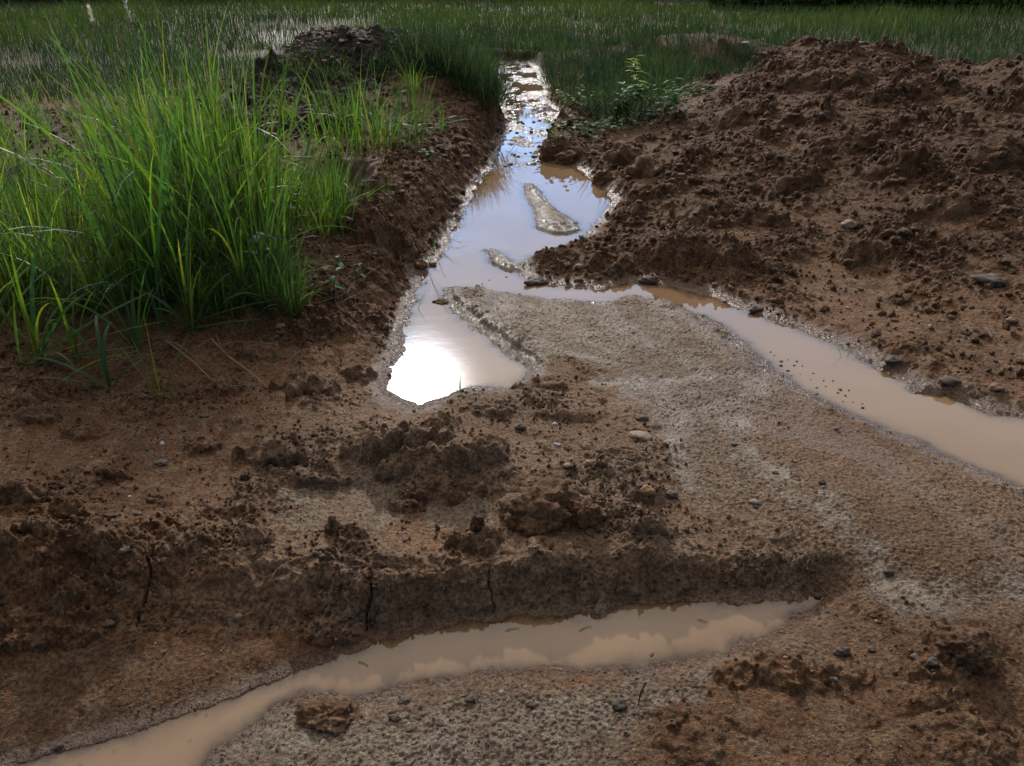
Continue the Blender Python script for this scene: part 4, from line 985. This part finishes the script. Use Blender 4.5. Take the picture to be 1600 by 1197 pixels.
# ------------------------------------------------------------------ dry stalks, roots, sticks
def stick(path, r_, label, name='dry_stalk', mat=dry_m, c=(1, 1, 1), cat='stalk'):
    P = []
    g0 = ground_at(path[0][0], path[0][1])
    for px, py, up_ in path:
        g = ground_at(px, py); P.append((g[0] - g0[0], g[1] - g0[1], g[2] - g0[2] + up_))
    P2 = []
    for a, b2 in zip(P[:-1], P[1:]):
        for k in range(3): P2.append(tuple(Vector(a).lerp(Vector(b2), k / 3)))
    P2.append(P[-1])
    V_, F_ = stem_mesh(P2, r_, r_ * .5)
    o = np_mesh(name, V_, F_, mat, np.tile([*c, 1], (len(V_), 1)), loc=g0)
    return tag(o, label, cat)
stick([(262,542,.03),(300,572,.03),(330,598,.02),(360,607,.01),(395,604,.01)], .003, 'long pale dry stalk curving over the mud right of the seedling')
stick([(268,548,.05),(290,560,.05),(320,580,.03),(345,600,.01)], .002, 'thin dry stalk close above the long pale stalk', c=(.8, .7, .6))
stick([(333,540,.03),(360,568,.03),(395,590,.02),(420,608,.005)], .003, 'dry root strand running down the bank left of the yellowish clod')
stick([(340,536,.04),(350,560,.03),(385,580,.02)], .002, 'short dry root strand beside the longer one', c=(.7, .6, .5))
stick([(1008,1076,.02),(1000,1090,.015),(997,1104,.004)], .003, 'dark crooked twig standing on the sand below the puddle', name='twig', c=(.12, .11, .1), cat='twig')
stick([(45,732,.06),(50,715,.03),(40,735,.0)], .003, 'dark straight twig on the left mud flat', name='twig', c=(.2, .15, .12), cat='twig')
stick([(720,362,.006),(726,371,.004)], .005, 'short dark twig floating on the blue water', name='twig', c=(.1, .08, .07), cat='twig')
stick([(935,855,.01),(975,835,.01)], .0015, 'thin dry straw on the rim above the puddle', c=(.8, .7, .6))
for a_, b2_, lb in [((790,985),(812,981),'thin floating straw in the middle of the front puddle'),((905,985),(925,978),'floating straw right of the middle of the front puddle'),((560,1034),(575,1040),'short floating straw at the narrow left part of the front puddle'),
        ((1090,968),(1104,972),'short floating straw in the right part of the front puddle')]:
    pa, pb = on_z(*a_, LV2 + .003), on_z(*b2_, LV2 + .003)
    V_, F_ = stem_mesh([(0, 0, 0), tuple((Vector(pb) - Vector(pa)) * .5 + Vector((0, .003, 0))), tuple(Vector(pb) - Vector(pa))], .0011, .0008)
    tag(np_mesh('straw', V_, F_, dry_m, np.tile([.5, .4, .3, 1], (len(V_), 1)), loc=pa), lb, 'straw')
leafy_plant('grass_sprig', 719, 612, [(1.4, .085, .05, .1, .004, G2), (1.8, .07, .15, .1, .004, G2), (2.6, .06, .5, .2, .003, G2)], 'three tiny dark blades at the near edge of the glaring pool', S=4)
leafy_plant('grass_sprig', 1320, 566, [(2.4, .11, .4, .3, .003, G3), (0.8, .08, .4, .5, .003, G3)], 'bent thin sprig standing in the right channel', S=5)
leafy_plant('grass_sprig', 722, 318, [(-1.4, .20, .8, .4, .004, G3), (-.8, .17, .7, .5, .004, G3)], 'thin blades leaning over the blue water from the left bank', S=5)
leafy_plant('grass_sprig', 665, 415, [(-.4, .30, .35, .35, .005, G3), (.2, .26, .3, .5, .004, G3), (-.8, .2, .6, .3, .004, G3)], 'few thin blades leaning over the pool from the left shore', S=6)
leafy_plant('grass_sprig', 650, 485, [(.1, .15, .4, .3, .004, G3), (.5, .12, .3, .5, .003, G3)], 'two thin blades at the left shore beside the sandbar tip', S=6)

# ------------------------------------------------------------------ the trees closing the field
bark_m, t, b = material('bark'); b.inputs['Base Color'].default_value = (.06, .045, .035, 1); b.inputs['Roughness'].default_value = .9
def crown_mesh(key, seed, n=2600):
    rg = np.random.default_rng(seed)
    cl_ = rg.normal(0, 1, (26, 3)); cl_ /= np.linalg.norm(cl_, axis=1)[:, None]; cl_ *= rg.uniform(.35, .85, (26, 1)); cl_[:, 2] *= 1.0
    k = rg.integers(0, 26, n); p = cl_[k] + rg.normal(0, .17, (n, 3))
    d1 = rg.normal(0, 1, (n, 3)); d1 /= np.linalg.norm(d1, axis=1)[:, None]
    d2 = np.cross(d1, rg.normal(0, 1, (n, 3))); d2 /= np.linalg.norm(d2, axis=1)[:, None]
    s = .085
    V_ = np.stack([p - d1 * s, p - d2 * s * .5, p + d1 * s, p + d2 * s * .5], 1).reshape(-1, 3)
    F_ = np.arange(n * 4).reshape(-1, 4)
    v = rg.uniform(.6, 1.3, n); c_ = np.repeat(np.stack([v, v, v, np.ones(n)], 1), 4, 0)
    o = np_mesh(key, V_, F_, tree_m, c_, smooth=False); me = o.data; bpy.data.objects.remove(o); return me
crowns = [crown_mesh(f'crown_shape{i}', i + 50) for i in range(4)]
tp = []
for i in range(6): tp.append(Vector((.08 * math.sin(i), .06 * math.cos(i * 1.3), i * .2)))
Vt, Ft = stem_mesh([tuple(p) for p in tp], .045, .02, 8)
tr_o = np_mesh('trunk_shape', Vt, Ft, bark_m); trunk_me = tr_o.data; bpy.data.objects.remove(tr_o)
rt = random.Random(5)
for i in range(24):
    a = -.62 + 1.24 * (i + .5) / 24 + rt.uniform(-.015, .015); dd = rt.uniform(46, 52) if a > .24 else rt.uniform(62, 68)
    x, y = dd * math.sin(a), dd * math.cos(a); h = rt.uniform(5.2, 7.4) * dd / 49
    root = tag(empty('tree', (x, y, .05)), 'dark leafy tree in the row closing off the far field', 'tree', 'row of trees beyond the field')
    tr = bpy.data.objects.new('trunk', trunk_me); C.objects.link(tr); tr.parent = root; tr.scale = (h * .6, h * .6, h * .6)
    cr = bpy.data.objects.new('crown', rt.choice(crowns)); C.objects.link(cr); cr.parent = root
    cr.location = (0, 0, h * .56); cr.scale = (h * .40, h * .36, h * .48); cr.rotation_euler = (0, 0, rt.uniform(0, 6.28))
for i in range(34):
    a = -.66 + 1.32 * (i + .5) / 34 + rt.uniform(-.01, .01); dd = rt.uniform(41, 44) if a > .24 else rt.uniform(59, 62)
    x, y = dd * math.sin(a), dd * math.cos(a); h = rt.uniform(1.3, 2.1)
    put('bush', rt.choice(crowns), (x, y, h * .35), rt.uniform(0, 6.28), (h * 1.3, h * .9, h * .8), 'dark bush in the hedge along the far edge of the field', 'bush', 'bushes at the far edge of the field')
